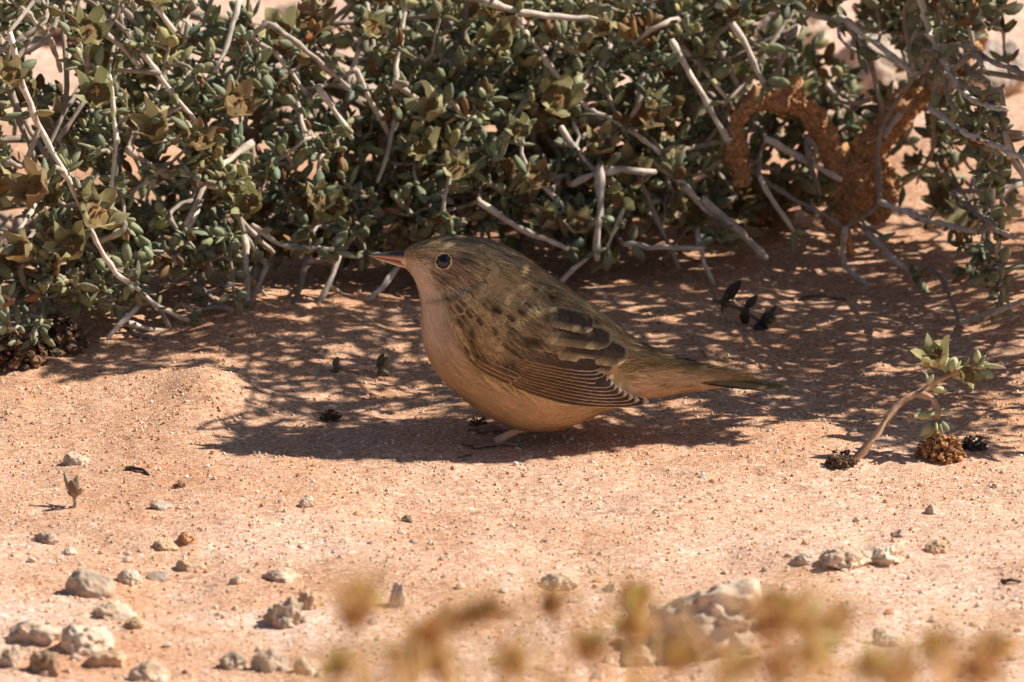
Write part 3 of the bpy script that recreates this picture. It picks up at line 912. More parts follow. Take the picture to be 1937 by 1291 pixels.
CLEAR = [(95, 70, 40, 45), (130, 20, 40, 40), (20, 230, 35, 40), (545, 25, 60, 35), (640, 25, 25, 40), (1660, 110, 75, 75), (1570, 50, 60, 40), (1480, 40, 30, 30), (1870, 110, 40, 50), (1715, 330, 60, 90), (1740, 200, 40, 50), (20, 400, 40, 70), (1500, 300, 40, 30), (660, 115, 25, 50), (60, 300, 25, 40)]
def density(px, py):
    d = 1.0
    for cx, cy, rx, ry in CLEAR:
        q = ((px - cx) / rx) ** 2 + ((py - cy) / ry) ** 2
        if q < 1.2: d *= .08
    if px > 1430: d *= .95
    if 1360 < px < 1850 and 120 < py < 430: d *= .8
    return d

main = Shrub(71); main.root = np.array([-.01, .30, 0.])
right = Shrub(72); right.root = np.array([.225, .235, 0.])
# stems from the root crowns
def stems(s, ends):
    r = s.r
    for e in ends:
        e = np.array(e); v = e - s.root
        pts = [s.root + np.array([r.randn() * .006, r.randn() * .006, -.004]), s.root + v * .35 + np.array([0, 0, .014]) + r.randn(3) * .006, s.root + v * .7 + np.array([0, 0, .010]) + r.randn(3) * .006, e]
        n = 26
        q = catmull(pts, n)
        s.branch.append((q, np.linspace(.0024, .0009, n) * (1 + .08 * r.randn(n)), np.array([.36, .29, .24]) * (.8 + .4 * r.rand())))
        s.add_nodes(q[1:], 0)
        s.ndist[-len(q) + 1:] *= .3
stems(main, [(-.17, .16, .05), (-.13, .14, .09), (-.10, .18, .11), (-.06, .20, .07), (-.03, .22, .11), (.02, .24, .08), (.05, .24, .05), (.07, .26, .11), (.10, .27, .08), (-.18, .26, .10), (-.02, .33, .13), (.12, .32, .10), (-.10, .32, .12), (-.15, .20, .02), (-.05, .2, .03), (.03, .25, .03), (.1, .27, .03)])
stems(right, [(.16, .19, .06), (.18, .17, .10), (.17, .20, .14), (.20, .15, .17), (.24, .15, .20), (.16, .24, .17), (.27, .19, .23), (.22, .22, .26), (.15, .19, .03), (.18, .14, .05), (.30, .24, .2), (.13, .24, .15)])

# twigs that can be followed in the photograph: pixel path, depth behind the bush front, radius px, leafy span
TW = [
    ([(18, 60), (45, 170), (75, 240), (120, 325), (150, 385), (178, 450), (215, 510), (265, 552)], -.012, 6.5, (.0, 1.), .75),
    ([(240, 60), (300, 140), (345, 200), (392, 255)], -.006, 6, (0, 1), .3),
    ([(205, 140), (215, 210), (217, 290), (208, 390)], -.006, 5.5, (0, 1), .5),
    ([(452, 0), (432, 75), (408, 135)], .0, 6, (0, .9), .15),
    ([(700, -10), (682, 80), (655, 165)], .0, 6.5, (0, .9), .1),
    ([(768, 0), (757, 80), (745, 165)], -.004, 6.5, (0, .9), .15),
    ([(600, 165), (630, 205), (668, 262)], -.004, 6, (0, .9), .2),
    ([(750, 210), (738, 270), (716, 345)], .0, 6, (0, .9), .15),
    ([(915, 2), (985, 24), (1060, 33), (1130, 38)], -.012, 8, (0, .5), .15),
    ([(965, 25), (1000, 70), (1060, 150), (1105, 200), (1180, 238), (1250, 292)], -.004, 7, (0, 1), .35),
    ([(1005, 170), (960, 245), (900, 318)], -.002, 6.5, (0, .4), .1),
    ([(905, 382), (980, 430), (1035, 455), (1075, 470)], -.012, 6.5, (0, 1), .25),
    ([(1000, 322), (1040, 365), (1085, 415)], -.012, 6, (0, .9), .3),
    ([(1080, 350), (1130, 328), (1180, 322), (1240, 326)], -.010, 8, (0, .4), .15),
    ([(1135, 315), (1134, 400), (1128, 440), (1130, 490)], -.012, 9, (0, .4), .15),
    ([(1060, 240), (1100, 300), (1135, 330)], -.008, 7, (0, .8), .2),
    ([(1270, 78), (1325, 175), (1378, 268)], -.008, 7.5, (0, .9), .1),
    ([(1288, 85), (1330, 130), (1375, 190)], .0, 6, (0, .9), .1),
    ([(1383, 42), (1415, 95), (1446, 158)], -.012, 8, (0, 1), .05),
    ([(1515, 0), (1475, 60), (1438, 118)], -.005, 5.5, (0, 1), .1),
    ([(1355, 12), (1440, 14), (1520, 22), (1600, 42)], -.004, 8, (0, .6), .05),
    ([(1590, 35), (1660, 85), (1730, 142)], -.002, 8, (0, .6), .08),
    ([(1738, -10), (1762, 70), (1800, 140), (1840, 190), (1905, 208)], -.02, 7.5, (0, .9), .45),
    ([(1450, 262), (1515, 300), (1590, 340)], -.006, 7.5, (0, .3), .05),
    ([(1436, 335), (1465, 385), (1500, 440)], -.01, 6, (0, 1), .2),
    ([(1665, 383), (1750, 415), (1850, 440)], -.004, 6.5, (0, .9), .05),
    ([(1758, 203), (1830, 255), (1880, 275), (1945, 305)], -.03, 6.5, (0, 1), .6),
    ([(462, 445), (468, 520), (470, 598)], .0, 7, (0, .2), .0),
    ([(645, 470), (622, 540), (592, 590), (556, 622)], -.004, 6, (0, .2), .2),
    ([(775, 470), (730, 535), (664, 606)], -.004, 6.5, (0, .2), .05),
    ([(258, 580), (232, 610), (205, 640)], -.01, 6, (0, .3), .3),
    ([(235, 612), (275, 620), (325, 630)], .004, 5.5, (0, .3), .0),
    ([(240, 530), (300, 580), (360, 610)], -.006, 5, (0, 1), .6),
    ([(475, 425), (530, 462), (580, 468), (630, 472)], -.012, 5.5, (0, 1), .9),
    ([(1060, 532), (1092, 503), (1130, 470)], -.01, 5.5, (0, .3), .0),
    ([(1180, 462), (1240, 468), (1330, 470)], -.012, 6.5, (0, .6), .35),
    ([(1318, 440), (1330, 490), (1352, 545)], -.008, 5.5, (0, 1), .3),
    ([(1600, 430), (1540, 490), (1650, 545), (1722, 606)][0:1] + [(1595, 498), (1650, 545), (1722, 606)], .0, 6.5, (0, .3), .0),
    ([(1640, 440), (1690, 490), (1732, 522)], .0, 6, (0, 1), .15),
    ([(1818, 612), (1880, 590), (1945, 566)], .0, 7, (0, .3), .0),
    ([(330, 320), (390, 350), (445, 352)], .0, 6.5, (0, .4), .1),
    ([(375, 395), (345, 450), (330, 500)], .0, 6, (0, .4), .1),
    ([(0, 440), (12, 460), (30, 482)], .0, 6, (0, .4), .0),
    ([(860, 300), (850, 340), (838, 400)], -.01, 5.5, (0, 1), .7),
    ([(1000, 240), (985, 280), (1005, 330)], -.014, 5, (0, 1), .9),
    ([(1180, 395), (1165, 430), (1150, 470)], -.012, 5, (0, 1), .8),
    ([(520, 100), (560, 150), (590, 190)], .0, 5.5, (0, 1), .3),
    ([(330, 60), (300, 20), (270, -20)], .0, 6, (0, .4), .2),
    ([(1230, 300), (1290, 350), (1340, 400), (1390, 420)], .002, 9, (0, .3), .05),
    ([(1330, 380), (1400, 440), (1450, 490)], .0, 9, (0, .3), .05),
]
for path, dy, rp, leafy, full in TW:
    pts = [P(px, py, front_y(px, py) + dy) for px, py in path]
    mx = path[len(path) // 2][0]
    S_ = right if mx > 1640 else main
    # let the end that lies deeper run on into the bush
    S_.sprig(pts, rp * PXM * .88, rp * PXM * .68, leafy, step=.0085, ln=.0058, full=full, col=np.array([.72, .63, .555]) * (.85 + .25 * S_.r.rand()))
    cand = [pts[0], pts[-1]]
    bp = []
    for c_ in cand:
        d_ = np.linalg.norm(S_.nodes - c_, axis=1) + .05 * (S_.nodes[:, 1] < c_[1] - .005)
        bp.append((d_.min(), int(d_.argmin())))
    w_ = 0 if bp[0][0] < bp[1][0] else 1
    a_ = S_.nodes[bp[w_][1]]; c_ = cand[w_]
    v_ = c_ - a_
    m_ = a_ + v_ * .5 + S_.r.randn(3) * .12 * np.linalg.norm(v_) + np.array([0, .01, 0])
    q_ = catmull([a_, m_, c_], 14)
    S_.branch.append((q_, np.linspace(rp * PXM * .72, rp * PXM * .7, 14), np.array([.40, .33, .27])))
    S_.add_nodes(q_[3:-1:2], S_.ndist[bp[w_][1]])
    S_.add_nodes(np.array(pts), S_.ndist[bp[w_][1]] + .03)

# bare grey twigs criss-crossing the front of the bush
rt = np.random.RandomState(19)
for q in range(95):
    px, py = rt.uniform(0, 1900), rt.uniform(10, 600)
    if py > np.interp(px, BOTX, BOTY) - 30: continue
    L_ = rt.uniform(60, 210); a_ = rt.uniform(.35, 1.35) if rt.rand() < .62 else rt.uniform(1.7, 2.7)
    e_ = (px + L_ * math.cos(a_), py + L_ * math.sin(a_))
    dp = rt.uniform(-.008, .03); d2 = rt.uniform(-.01, .03)
    S_ = right if px > 1640 else main
    p0, p1 = P(px, py, front_y(px, py) + dp), P(e_[0], min(e_[1], np.interp(e_[0], GRX, GRY) - 12), front_y(*e_) + d2)
    S_.sprig([p0, p0 * .5 + p1 * .5 + rt.randn(3) * .0025, p1], .0007 + .00035 * rt.rand(), .0006, (0, .95), step=.009, full=.10, col=np.array([.60, .50, .43]) * rt.uniform(.45, 1.15), capp=0)
    a_, d0_ = S_.attach(p0)
    S_.branch.append((catmull([a_, a_ * .5 + p0 * .5 + rt.randn(3) * .003, p0], 8), np.full(8, .0008), np.array([.4, .33, .27])))
# leafy tips through the bush volume
r_ = np.random.RandomState(9)
cnt = 0
tips_ = []
while cnt < 1650:
    px = r_.uniform(-160, 1900); bot = np.interp(px, BOTX, BOTY)
    py = r_.uniform(-70, bot)
    if r_.rand() > density(px, py): continue
    y = front_y(px, py) + (r_.exponential(.03) if r_.rand() < .6 else r_.uniform(.02, .13)) - .008
    if 1350 < px < 1860 and 100 < py < 430: y = max(y, front_y(px, py) + .035 + .04 * r_.rand())
    p = P(px, py, y)
    if p[2] < hz(p[0], p[1]) + .006: continue
    if not shade_ok(p, r_.uniform(-20, 5)): continue
    tips_.append((p, px)); cnt += 1
tips_.sort(key=lambda t_: np.linalg.norm(t_[0] - main.root))
for p, px in tips_:
    S_ = right if (px > 1640) else main
    g_ = (p - S_.root); g_[2] = abs(g_[2]) + .05; g_ /= np.linalg.norm(g_)
    S_.tip(p, g_, capp=.10)
# the right-hand shrub beyond the frame
cnt = 0
while cnt < 230:
    p = np.array([r_.uniform(.14, .42), r_.uniform(.02, .36), r_.uniform(.012, .26)])
    c_ = (p - np.array([.27, .20, .10])) / np.array([.17, .19, .17])
    if c_ @ c_ > 1: continue
    px, py = proj(p)
    if px < 1990 and py > -30 and r_.rand() > .03: continue
    if not shade_ok(p): continue
    g_ = (p - right.root); g_[2] = abs(g_[2]) + .04; g_ /= np.linalg.norm(g_)
    right.tip(p, g_, capp=.05); cnt += 1

# sprigs added along sun rays, mostly out of view, to shade bird and sand
def leaf_bvh():
    Vs, Fs = [], []
    n = 0
    for S_ in (main, right):
        for (p, f, ln, var, c) in S_.leaf:
            w = ln * .24
            q = [p, p + f[:, 2] * ln * .45 + f[:, 0] * w, p + f[:, 2] * ln * .45 + f[:, 1] * w * .7, p + f[:, 2] * ln * .45 - f[:, 0] * w, p + f[:, 2] * ln * .45 - f[:, 1] * w * .7, p + f[:, 2] * ln]
            Vs += [tuple(x) for x in q]
            Fs += [(n, n + 1, n + 2), (n, n + 2, n + 3), (n, n + 3, n + 4), (n, n + 4, n + 1), (n + 5, n + 1, n + 2), (n + 5, n + 2, n + 3), (n + 5, n + 3, n + 4), (n + 5, n + 4, n + 1)]
            n += 6
    return BVHTree.FromPolygons(Vs, Fs)
added = []
SHADE = [(480, 800), (540, 860), (1180, 858), (1300, 840), (1560, 800), (1620, 880), (1930, 860), (1930, 520), (1500, 500), (1300, 500), (1000, 540), (640, 600), (300, 650), (60, 700), (60, 745), (180, 735), (320, 715), (430, 730)]
for rnd in range(4):
    bv = leaf_bvh()
    want = []
    for _ in range(900):
        t_ = r_.rand() ** .9 * .93 + .02; a_ = r_.uniform(-2.2, 2.2)
        q = body[int(t_ * (NT - 1)), int(a_ / 6.2832 * NA) % NA]
        want.append((q, 1.))
    for _ in range(60):
        px_ = r_.uniform(1330, 1495)
        want.append((P(px_, np.interp(px_, [1330, 1495], [700, 732]), r_.uniform(-.004, .004)), 1.))
    for _ in range(750):
        px, py = r_.uniform(60, 1940), r_.uniform(500, 870)
        if poly_sd(np.array([px]), np.array([py]), SHADE)[0] < 0: continue
        g = G(px, py)
        nz = noise2(np.array([g[0]]), np.array([g[1]]), 60, 41)[0]
        want.append((g, .98 if nz < (.62 if py < 690 else .40) else .12))
    for q, pr in want:
        if r_.rand() > pr: continue
        q = np.array(q)
        if bv.ray_cast(Vector(q + SUN * .004), Vector(SUN), 2.)[0] is not None: continue
        if added and min(np.linalg.norm(np.cross(np.array(added) - q, SUN), axis=1)) < .003: continue
        for _t in range(12):
            p = q + SUN * r_.uniform(.06, .36)
            px, py = proj(p)
            if (px > 1975 or py < -25 or (py < np.interp(px, BOTX, BOTY) - 20 and p[1] > front_y(px, py) and px < 1330)) and p[2] < .30:
                S_ = right if p[0] > .10 else main
                g_ = (p - S_.root); g_[2] = abs(g_[2]) + .04; g_ /= np.linalg.norm(g_)
                S_.tip(p - SUN * .002, g_, capp=.03)
                added.append(p)
                break

# papery calyces that stand out in the photograph
for px, py, sz, dx in [(80, 365, 52, -.6), (170, 415, 55, .5), (140, 478, 48, -.2), (165, 70, 44, .2), (300, 250, 42, -.3), (440, 205, 46, .4), (830, 212, 44, -.8), (955, 85, 40, -.3), (985, 255, 30, -.1), (1090, 432, 34, .2), (1010, 345, 36, .3), (865, 330, 36, .1), (640, 400, 38, -.2), (190, 190, 46, -.2), (20, 150, 34, .1), (1385, 30, 22, 0), (600, 385, 36, .3), (480, 395, 40, -.3), (290, 0, 34, .2), (1780, 250, 26, .2), (1840, 255, 26, -.4), (50, 480, 36, -.5), (370, 270, 36, .3), (1040, 420, 32, -.3), (700, 60, 34, .3), (1230, 200, 26, .3), (1150, 60, 26, -.4)]:
    p = P(px, py, front_y(px, py) - .016)
    S_ = right if px > 1640 else main
    S_.caps.append((p, np.array([dx, -.55, .55]), sz * PXM * .92))
    a_, d0_ = S_.attach(p)
    q_ = catmull([a_, a_ * .5 + p * .5 + np.array([0, 0, .004]), p], 10)
    S_.branch.append((q_, np.linspace(.0008, .0007, 10), np.array([.45, .38, .3])))
    S_.whorl(q_[-3], np.array([dx, -.3, .5]), 4, .006, 1.)

def calyx_mesh(seed):
    """open papery cup with five pointed lobes and a brown centre"""
    r = np.random.RandomState(seed)
    nl = 5; na = nl * 4
    prof = [(.06, 0), (.42, .12), (.66, .42), (.72, .75), (.80, 1.0)]
    V, C = [], []
    a0 = r.rand() * 6
    for k_, (rr, h) in enumerate(prof):
        for q in range(na):
            a = q / na * 6.2832
            lobe = abs(((q % 4) - 2) / 2.)         # 1 between lobes, 0 at the lobe tip
            hh = h; r2 = rr * (1 + .10 * math.cos(a * nl))
            if k_ == 4: hh = .72 + .62 * (1 - lobe) * (.8 + .4 * r.rand()); r2 = rr * (.85 + .5 * (1 - lobe))
            if k_ == 3: hh = .62 + .2 * (1 - lobe)
            V.append([math.cos(a + a0) * r2 * (1 + .10 * r.randn()) + .12 * hh * math.sin(seed), math.sin(a + a0) * r2 * (1 + .10 * r.randn()), hh * (1 + .1 * r.randn())])
            g = np.array([[.48, .46, .22], [.42, .42, .21], [.50, .42, .21], [.38, .27, .14], [.56, .52, .28]][seed % 5]) * (.75 + .4 * r.rand()); tan = np.array([.42, .27, .13])
            C.append(g + (tan - g) * (.9 if k_ < 2 else .25 * lobe) )
    F = tris(grid_faces(5, na, True))
    n = len(V)
    V.append([0, 0, -.02]); C.append([.3, .2, .1])
    F = np.concatenate([F, np.array([[n, q, (q + 1) % na] for q in range(na)])])
    n = len(V)
    for q in range(na):                            # inner floor
        a = q / na * 6.2832
        V.append([math.cos(a) * .60, math.sin(a) * .60, .46 + .05 * r.randn()]); C.append(np.array([.30, .21, .09]) * (.6 + .8 * r.rand()))
    V.append([0, 0, .62]); C.append([.35, .19, .07])
    F = np.concatenate([F, np.array([[n + na, n + q, n + (q + 1) % na] for q in range(na)])])
    for q in range(7):                             # dry stamens
        a = r.rand() * 6.28; c_ = np.array([math.cos(a) * .28 * r.rand(), math.sin(a) * .28 * r.rand(), .6])
        n = len(V); w = .06
        for d_ in ([w, 0, 0], [-w, w, 0], [-w, -w, 0]): V.append(c_ + np.array(d_)); C.append([.35, .2, .08])
        V.append(c_ + np.array([.15 * r.randn(), .15 * r.randn(), .35])); C.append([.55, .33, .14])
        F = np.concatenate([F, [[n, n + 1, n + 3], [n + 1, n + 2, n + 3], [n + 2, n, n + 3]]])
    return np_mesh('calyx', np.array(V), F, np.array(C))
CALYX = [calyx_mesh(50 + q) for q in range(5)]
LEAFMESH = {}
def leaf_me(var, ci):
    if (var, ci) not in LEAFMESH:
        V, F = LEAFV[var]
        LEAFMESH[(var, ci)] = np_mesh('leaf', V, F, np.tile(LEAFC[ci], (len(V), 1)) * (1.12 - .22 * V[:, 2:3]))
    return LEAFMESH[(var, ci)]

def mat4(f, sc, p):
    M = np.eye(4); M[:3, :3] = f * sc; M[:3, 3] = p
    return Matrix(M.tolist())

ALL_BV = leaf_bvh()
def build_shrub(S_, name, label, group=None):
    root = empty(name, S_.root)
    root.location.z = hz(S_.root[0], S_.root[1])
    tag(root, label, 'shrub', group)
    bv = ALL_BV
    # branches: the ones that show become parts
    mbx = MB(); singles = []
    for (q, rad, c) in S_.branch:
        px, py = proj(q)
        vis = ((px > -20) & (px < 1960) & (py > -20) & (py < 1000)).mean()
        L = np.linalg.norm(np.diff(q, axis=0), axis=1).sum()
        singles.append(vis * L * rad.mean() * (1.5 - q[:, 1].mean() * 2))
    order = np.argsort(-np.array(singles))
    top = set(int(i) for i in order[:260] if singles[int(i)] > 0)
    rr = np.random.RandomState(3)
    for i, (q, rad, c) in enumerate(S_.branch):
        V, F = tube(q, rad, 8 if i in top else 6)
        cc = np.tile(c, (len(V), 1)) * (1 + .22 * noise3(V, 500, 51) + .15 * noise3(V, 90, 52))[:, None]
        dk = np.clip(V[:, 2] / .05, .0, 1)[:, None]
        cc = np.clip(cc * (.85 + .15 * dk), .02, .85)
        if i in top:
            obj('branch', np_mesh('branch', V - np.array(root.location), F, cc), M_BARK, root)
        else: mbx.add(V - np.array(root.location), F, cc)
    if mbx.n:
        o = obj('twigs', mbx.mesh('twigs'), M_BARK, root); o['kind'] = 'stuff'
    # leaves
    sc = []
    for (p, f, ln, var, c) in S_.leaf:
        m = p + f[:, 2] * ln * .5
        px, py = proj(m)
        if not (-10 < px < 1950 and -10 < py < 1290): sc.append(0); continue
        d = CAM - m; d /= np.linalg.norm(d)
        hit = bv.ray_cast(Vector(m + d * ln * .7), Vector(d), 1.0)[0]
        f_ = np.linalg.norm(np.cross(f[:, 2], d))
        sc.append(ln * (f_ + .3) if hit is None else 1e-6)
    sc = np.array(sc); order = np.argsort(-sc)
    top = set(int(i) for i in order[:300] if sc[int(i)] > 1e-5)
    mbx = MB()
    for var in range(6):
        V0, F0 = LEAFV[var]
        ids = [i for i, l in enumerate(S_.leaf) if l[3] == var and i not in top]
        if not ids: continue
        Fm = np.stack([S_.leaf[i][1] * S_.leaf[i][2] for i in ids]); Pp = np.stack([S_.leaf[i][0] for i in ids]); Cc = np.stack([S_.leaf[i][4] for i in ids])
        V = np.einsum('nij,vj->nvi', Fm, V0) + Pp[:, None, :] - np.array(root.location)
        F = (np.arange(len(ids))[:, None, None] * len(V0) + F0[None]).reshape(-1, 3)
        C = (Cc[:, None, :] * (1.12 - .22 * V0[None, :, 2:3])).reshape(-1, 3)
        mbx.add(V.reshape(-1, 3), F, C)
    o = obj('foliage', mbx.mesh('foliage'), M_LEAF, root); o['kind'] = 'stuff'
    for i in sorted(top):
        p, f, ln, var, c = S_.leaf[i]
        ci = int(np.argmin([np.abs(c - l).sum() for l in LEAFC]))
        o = obj('leaf', leaf_me(var, ci), M_LEAF, root)
        o.matrix_local = mat4(f, ln, p - np.array(root.location))
    for q, (p, d, sz) in enumerate(S_.caps):
        o = obj('seed_capsule', CALYX[q % 5], M_PAPER, root)
        o.matrix_local = mat4(frame_from(np.array(d), q * 1.3), sz, p - np.array(root.location))
    # woody root crown
    a_ = [S_.root + np.array([0, 0, -.012]), S_.root + np.array([.002, 0, .002]), S_.root + np.array([0, .002, .014])]
    V, F = tube(catmull(a_, 8), [.010, .010, .009, .0085, .0075, .0065, .005, .003], 10)
    V = V + .0012 * np.stack([noise3(V, 180, 60), noise3(V, 180, 61), noise3(V, 180, 62)], -1)
    obj('root_crown', np_mesh('root_crown', V - np.array(root.location), F, np.tile([.22, .16, .12], (len(V), 1))), M_BARK, root)
    return root
shrub_a = build_shrub(main, 'shrub', 'low sprawling shrub with pale twigs and small fleshy sage-green leaves behind the bird')
shrub_b = build_shrub(right, 'shrub', 'open sage-green fleshy-leaved shrub shading the sand around the bird\'s tail')

# ------------------------------------------------------------------ small plants and litter
def small_plant(name, label, cat, base_px, paths, rp, ln, cols, seed, capsules=(), group=None, leafy=(.3, 1.), step=.006, full=1., barkc=(.5, .38, .28)):
    S_ = Shrub(seed); S_.root = np.zeros(3)
    root = empty(name, G(*base_px)); root.location.z = hz(root.location.x, root.location.y)
    o_ = np.array(root.location)
    for pts in paths:
        S_.sprig(pts, rp * PXM, rp * PXM * .75, leafy, step=step, ln=ln, full=full, col=np.array(barkc), capp=0)
    for (q, rad, c) in S_.branch:
        V, F = tube(q, rad, 8)
        obj('stem', np_mesh('stem', V - o_, F, np.tile(c, (len(V), 1)) * (1 + .25 * noise3(V, 400, 51))[:, None]), M_BARK, root)
    for i, (p, f, ln_, var, c) in enumerate(S_.leaf):
        V, F = LEAFV[var]
        o = obj('leaf', np_mesh('leaf', V, F, np.tile(np.array(cols[i % len(cols)]) * (.8 + .4 * S_.r.rand()), (len(V), 1))), M_LEAF, root)
        o.matrix_local = mat4(f, ln_, p - o_)
    for q, (p, d, sz) in enumerate(capsules):
        o = obj('seed_capsule', CALYX[q % 5], M_PAPER, root)
        o.matrix_local = mat4(frame_from(np.array(d, float), q), sz, p - o_)
    tag(root, label, cat, group)
    return root

g0 = G(1604, 884)
yb = g0[1]
base3 = np.array([g0[0], yb, hz(g0[0], yb) - .002])
spr = [base3, P(1650, 832, yb + .002), P(1690, 778, yb + .006), P(1735, 745, yb + .008), P(1800, 706, yb + .012)]
small_plant('sprig', 'lone leafy sprig arching out of the sand with yellowish capsule', 'sprig', (1604, 884),
            [spr, [spr[3], P(1768, 760, yb + .006), P(1775, 795, yb + .004)], [spr[4], P(1825, 700, yb + .01), P(1850, 692, yb + .008)]],
            6.5, .0062, [LEAFC[1], LEAFC[3], LEAFC[4], LEAFC[5]], 91, [(P(1775, 690, yb + .006), (-.3, -.4, .9), .0058), (P(1822, 712, yb + .008), (.5, -.6, .3), .004)], leafy=(.72, 1.), step=.005, barkc=(.52, .34, .22))
g1 = G(140, 958); y1 = g1[1]; z1 = np.array([g1[0], y1, hz(g1[0], y1) - .001])
small_plant('seedling', 'tiny withered grey-brown seedling standing alone on open sand', 'seedling', (140, 958),
            [[z1, z1 + np.array([.0005, 0, .003]), z1 + np.array([.0, 0, .0045])]], 5, .0058, [(.30, .22, .15), (.36, .30, .2), (.22, .15, .1)], 92, leafy=(.3, 1.), step=.002)
g2 = G(655, 725); z2 = np.array([g2[0], g2[1], hz(g2[0], g2[1]) + .0006])
small_plant('fallen_sprig', 'short green-brown sprig lying on the shaded sand before the bird\'s breast', 'sprig', (655, 725),
            [[z2 + np.array([-.006, 0, .0004]), z2 + np.array([0, .001, .0008]), z2 + np.array([.009, .002, .0003])]], 4, .0034, [(.14, .15, .09), (.2, .15, .09)], 93, leafy=(0., 1.), step=.005, full=.6)
g3 = G(1425, 622); z3 = np.array([g3[0], g3[1], hz(g3[0], g3[1]) + .0008])
small_plant('shaded_sprig', 'dark withered star-shaped sprig on shaded sand beyond the bird\'s tail', 'sprig', (1425, 622),
            [[z3 + np.array([-.012, .006, .006]), z3 + np.array([-.004, .002, .004]), z3 + np.array([.002, 0, .001])]], 4, .0062, [(.10, .10, .07), (.08, .065, .05)], 94, leafy=(.1, 1.), step=.006, barkc=(.2, .15, .11))  # leaves and stem coloured dark to stand for the shade on the sprig

def clump(name, label, px, py, size, col, seed, n=60):
    """crumbly clump of dry flower heads and sand"""
    r = np.random.RandomState(seed)
    g = G(px, py); o_ = np.array([g[0], g[1], hz(g[0], g[1])])
    mb = MB(); iv, jf = icosphere(1)
    for q in range(n * 4):
        d = r.randn(3) * np.array([1, .8, .6]); d /= np.linalg.norm(d); rr = r.rand() ** .5
        p = d * rr * size * PXM * .5; p[2] = abs(p[2]) * 1.1
        s = size * PXM * (.025 + .06 * r.rand() ** 2)
        V = iv * s * (1 + .3 * r.randn(len(iv), 1)) * np.array([1, 1, .8]) + p
        mb.add(V, jf, np.array(col) * (.5 + r.rand()))
    for q in range(n):
        d = r.randn(3); d[2] = abs(d[2]); d /= np.linalg.norm(d)
        V, F = LEAFV[3]
        f = frame_from(d, r.rand() * 6)
        mb.add(V @ (f * size * PXM * (.12 + .2 * r.rand())).T + d * size * PXM * .3 * r.rand(), F, np.array(col) * (.6 + r.rand()))
    o = obj(name, mb.mesh(name, False), M_BARK, None, o_)
    return tag(o, label, 'litter')
clump('dry_flower_clump', 'rust-brown crumbly clump of dry flowers beneath the lone sprig', 1778, 872, 95, (.36, .19, .09), 101, 90)
clump('burnt_clump', 'blackish dry clump beside the rust-brown flower clump', 1842, 850, 50, (.11, .08, .06), 102, 40)
clump('dark_litter', 'dark crumbs of dead plant at the foot of the lone sprig', 1590, 892, 56, (.17, .11, .075), 103, 50)
clump('dry_seed_pod', 'small blackish dried pod on the shaded sand left by the bird\'s shadow', 625, 806, 42, (.12, .08, .055), 104, 26)
clump('brown_litter', 'matted brown dry litter under the low end of the sprawling shrub', 30, 712, 120, (.17, .10, .06), 105, 110)
clump('brown_litter', 'brown dry litter heap beside the black bent twig', 105, 690, 120, (.14, .09, .06), 109, 110)
clump('brown_litter', 'reddish crumbly earth heap below the sand-crusted twig', 1450, 420, 90, (.5, .27, .15), 106, 90)
clump('dark_litter', 'dark dead scraps on sand just ahead of the bird\'s foot', 905, 812, 36, (.17, .10, .06), 107, 26)
clump('dry_curl', 'small curled brown husk on the open sunlit sand', 338, 930, 26, (.2, .11, .06), 108, 16)

def stick(name, label, path, rp, col, cat='twig'):
    pts = []
    for px, py, lift in path:
        g = G(px, py); pts.append([g[0], g[1], hz(g[0], g[1]) + lift * PXM])
    pts = np.array(pts); o_ = pts[0].copy()
    V, F = tube(catmull(pts, 16), np.linspace(rp, rp * .6, 16) * PXM, 8)
    V = V + .00022 * np.stack([noise3(V, 700, 60), noise3(V, 700, 61), noise3(V, 700, 62)], -1)
    o = obj(name, np_mesh(name, V - o_, F, np.tile(col, (len(V), 1))), M_BARK, None, o_)
    return tag(o, label, cat)
stick('charred_twig', 'short charred black twig lying on the sunlit sand', [(238, 896, 3), (252, 896, 4), (270, 899, 4), (282, 904, 1)], 4, (.05, .045, .045))
stick('dead_twig', 'tiny forked grey twig on sand below the bird\'s shadow', [(868, 876, 2), (880, 870, 3), (893, 866, 2)], 2.6, (.18, .15, .13))
stick('dead_twig', 'grey-brown stub of wood at the sand edge under the low shrub', [(120, 692, 5), (150, 680, 8), (182, 668, 12)], 8, (.33, .25, .19))
stick('dead_twig', 'small dark brown splinter on pale sand among loose gravel', [(1895, 1102, 2), (1912, 1106, 5), (1930, 1108, 2)], 4, (.13, .07, .045))
stick('dead_twig', 'black bent twig leaning under the shrub beside brown litter', [(112, 700, 4), (100, 640, 40), (100, 590, 60)], 5, (.05, .045, .045))
stick('dead_twig', 'thin brown stem fallen on sand under the branches behind the tail', [(1500, 560, 3), (1545, 550, 4), (1600, 556, 3)], 3.5, (.2, .14, .1))

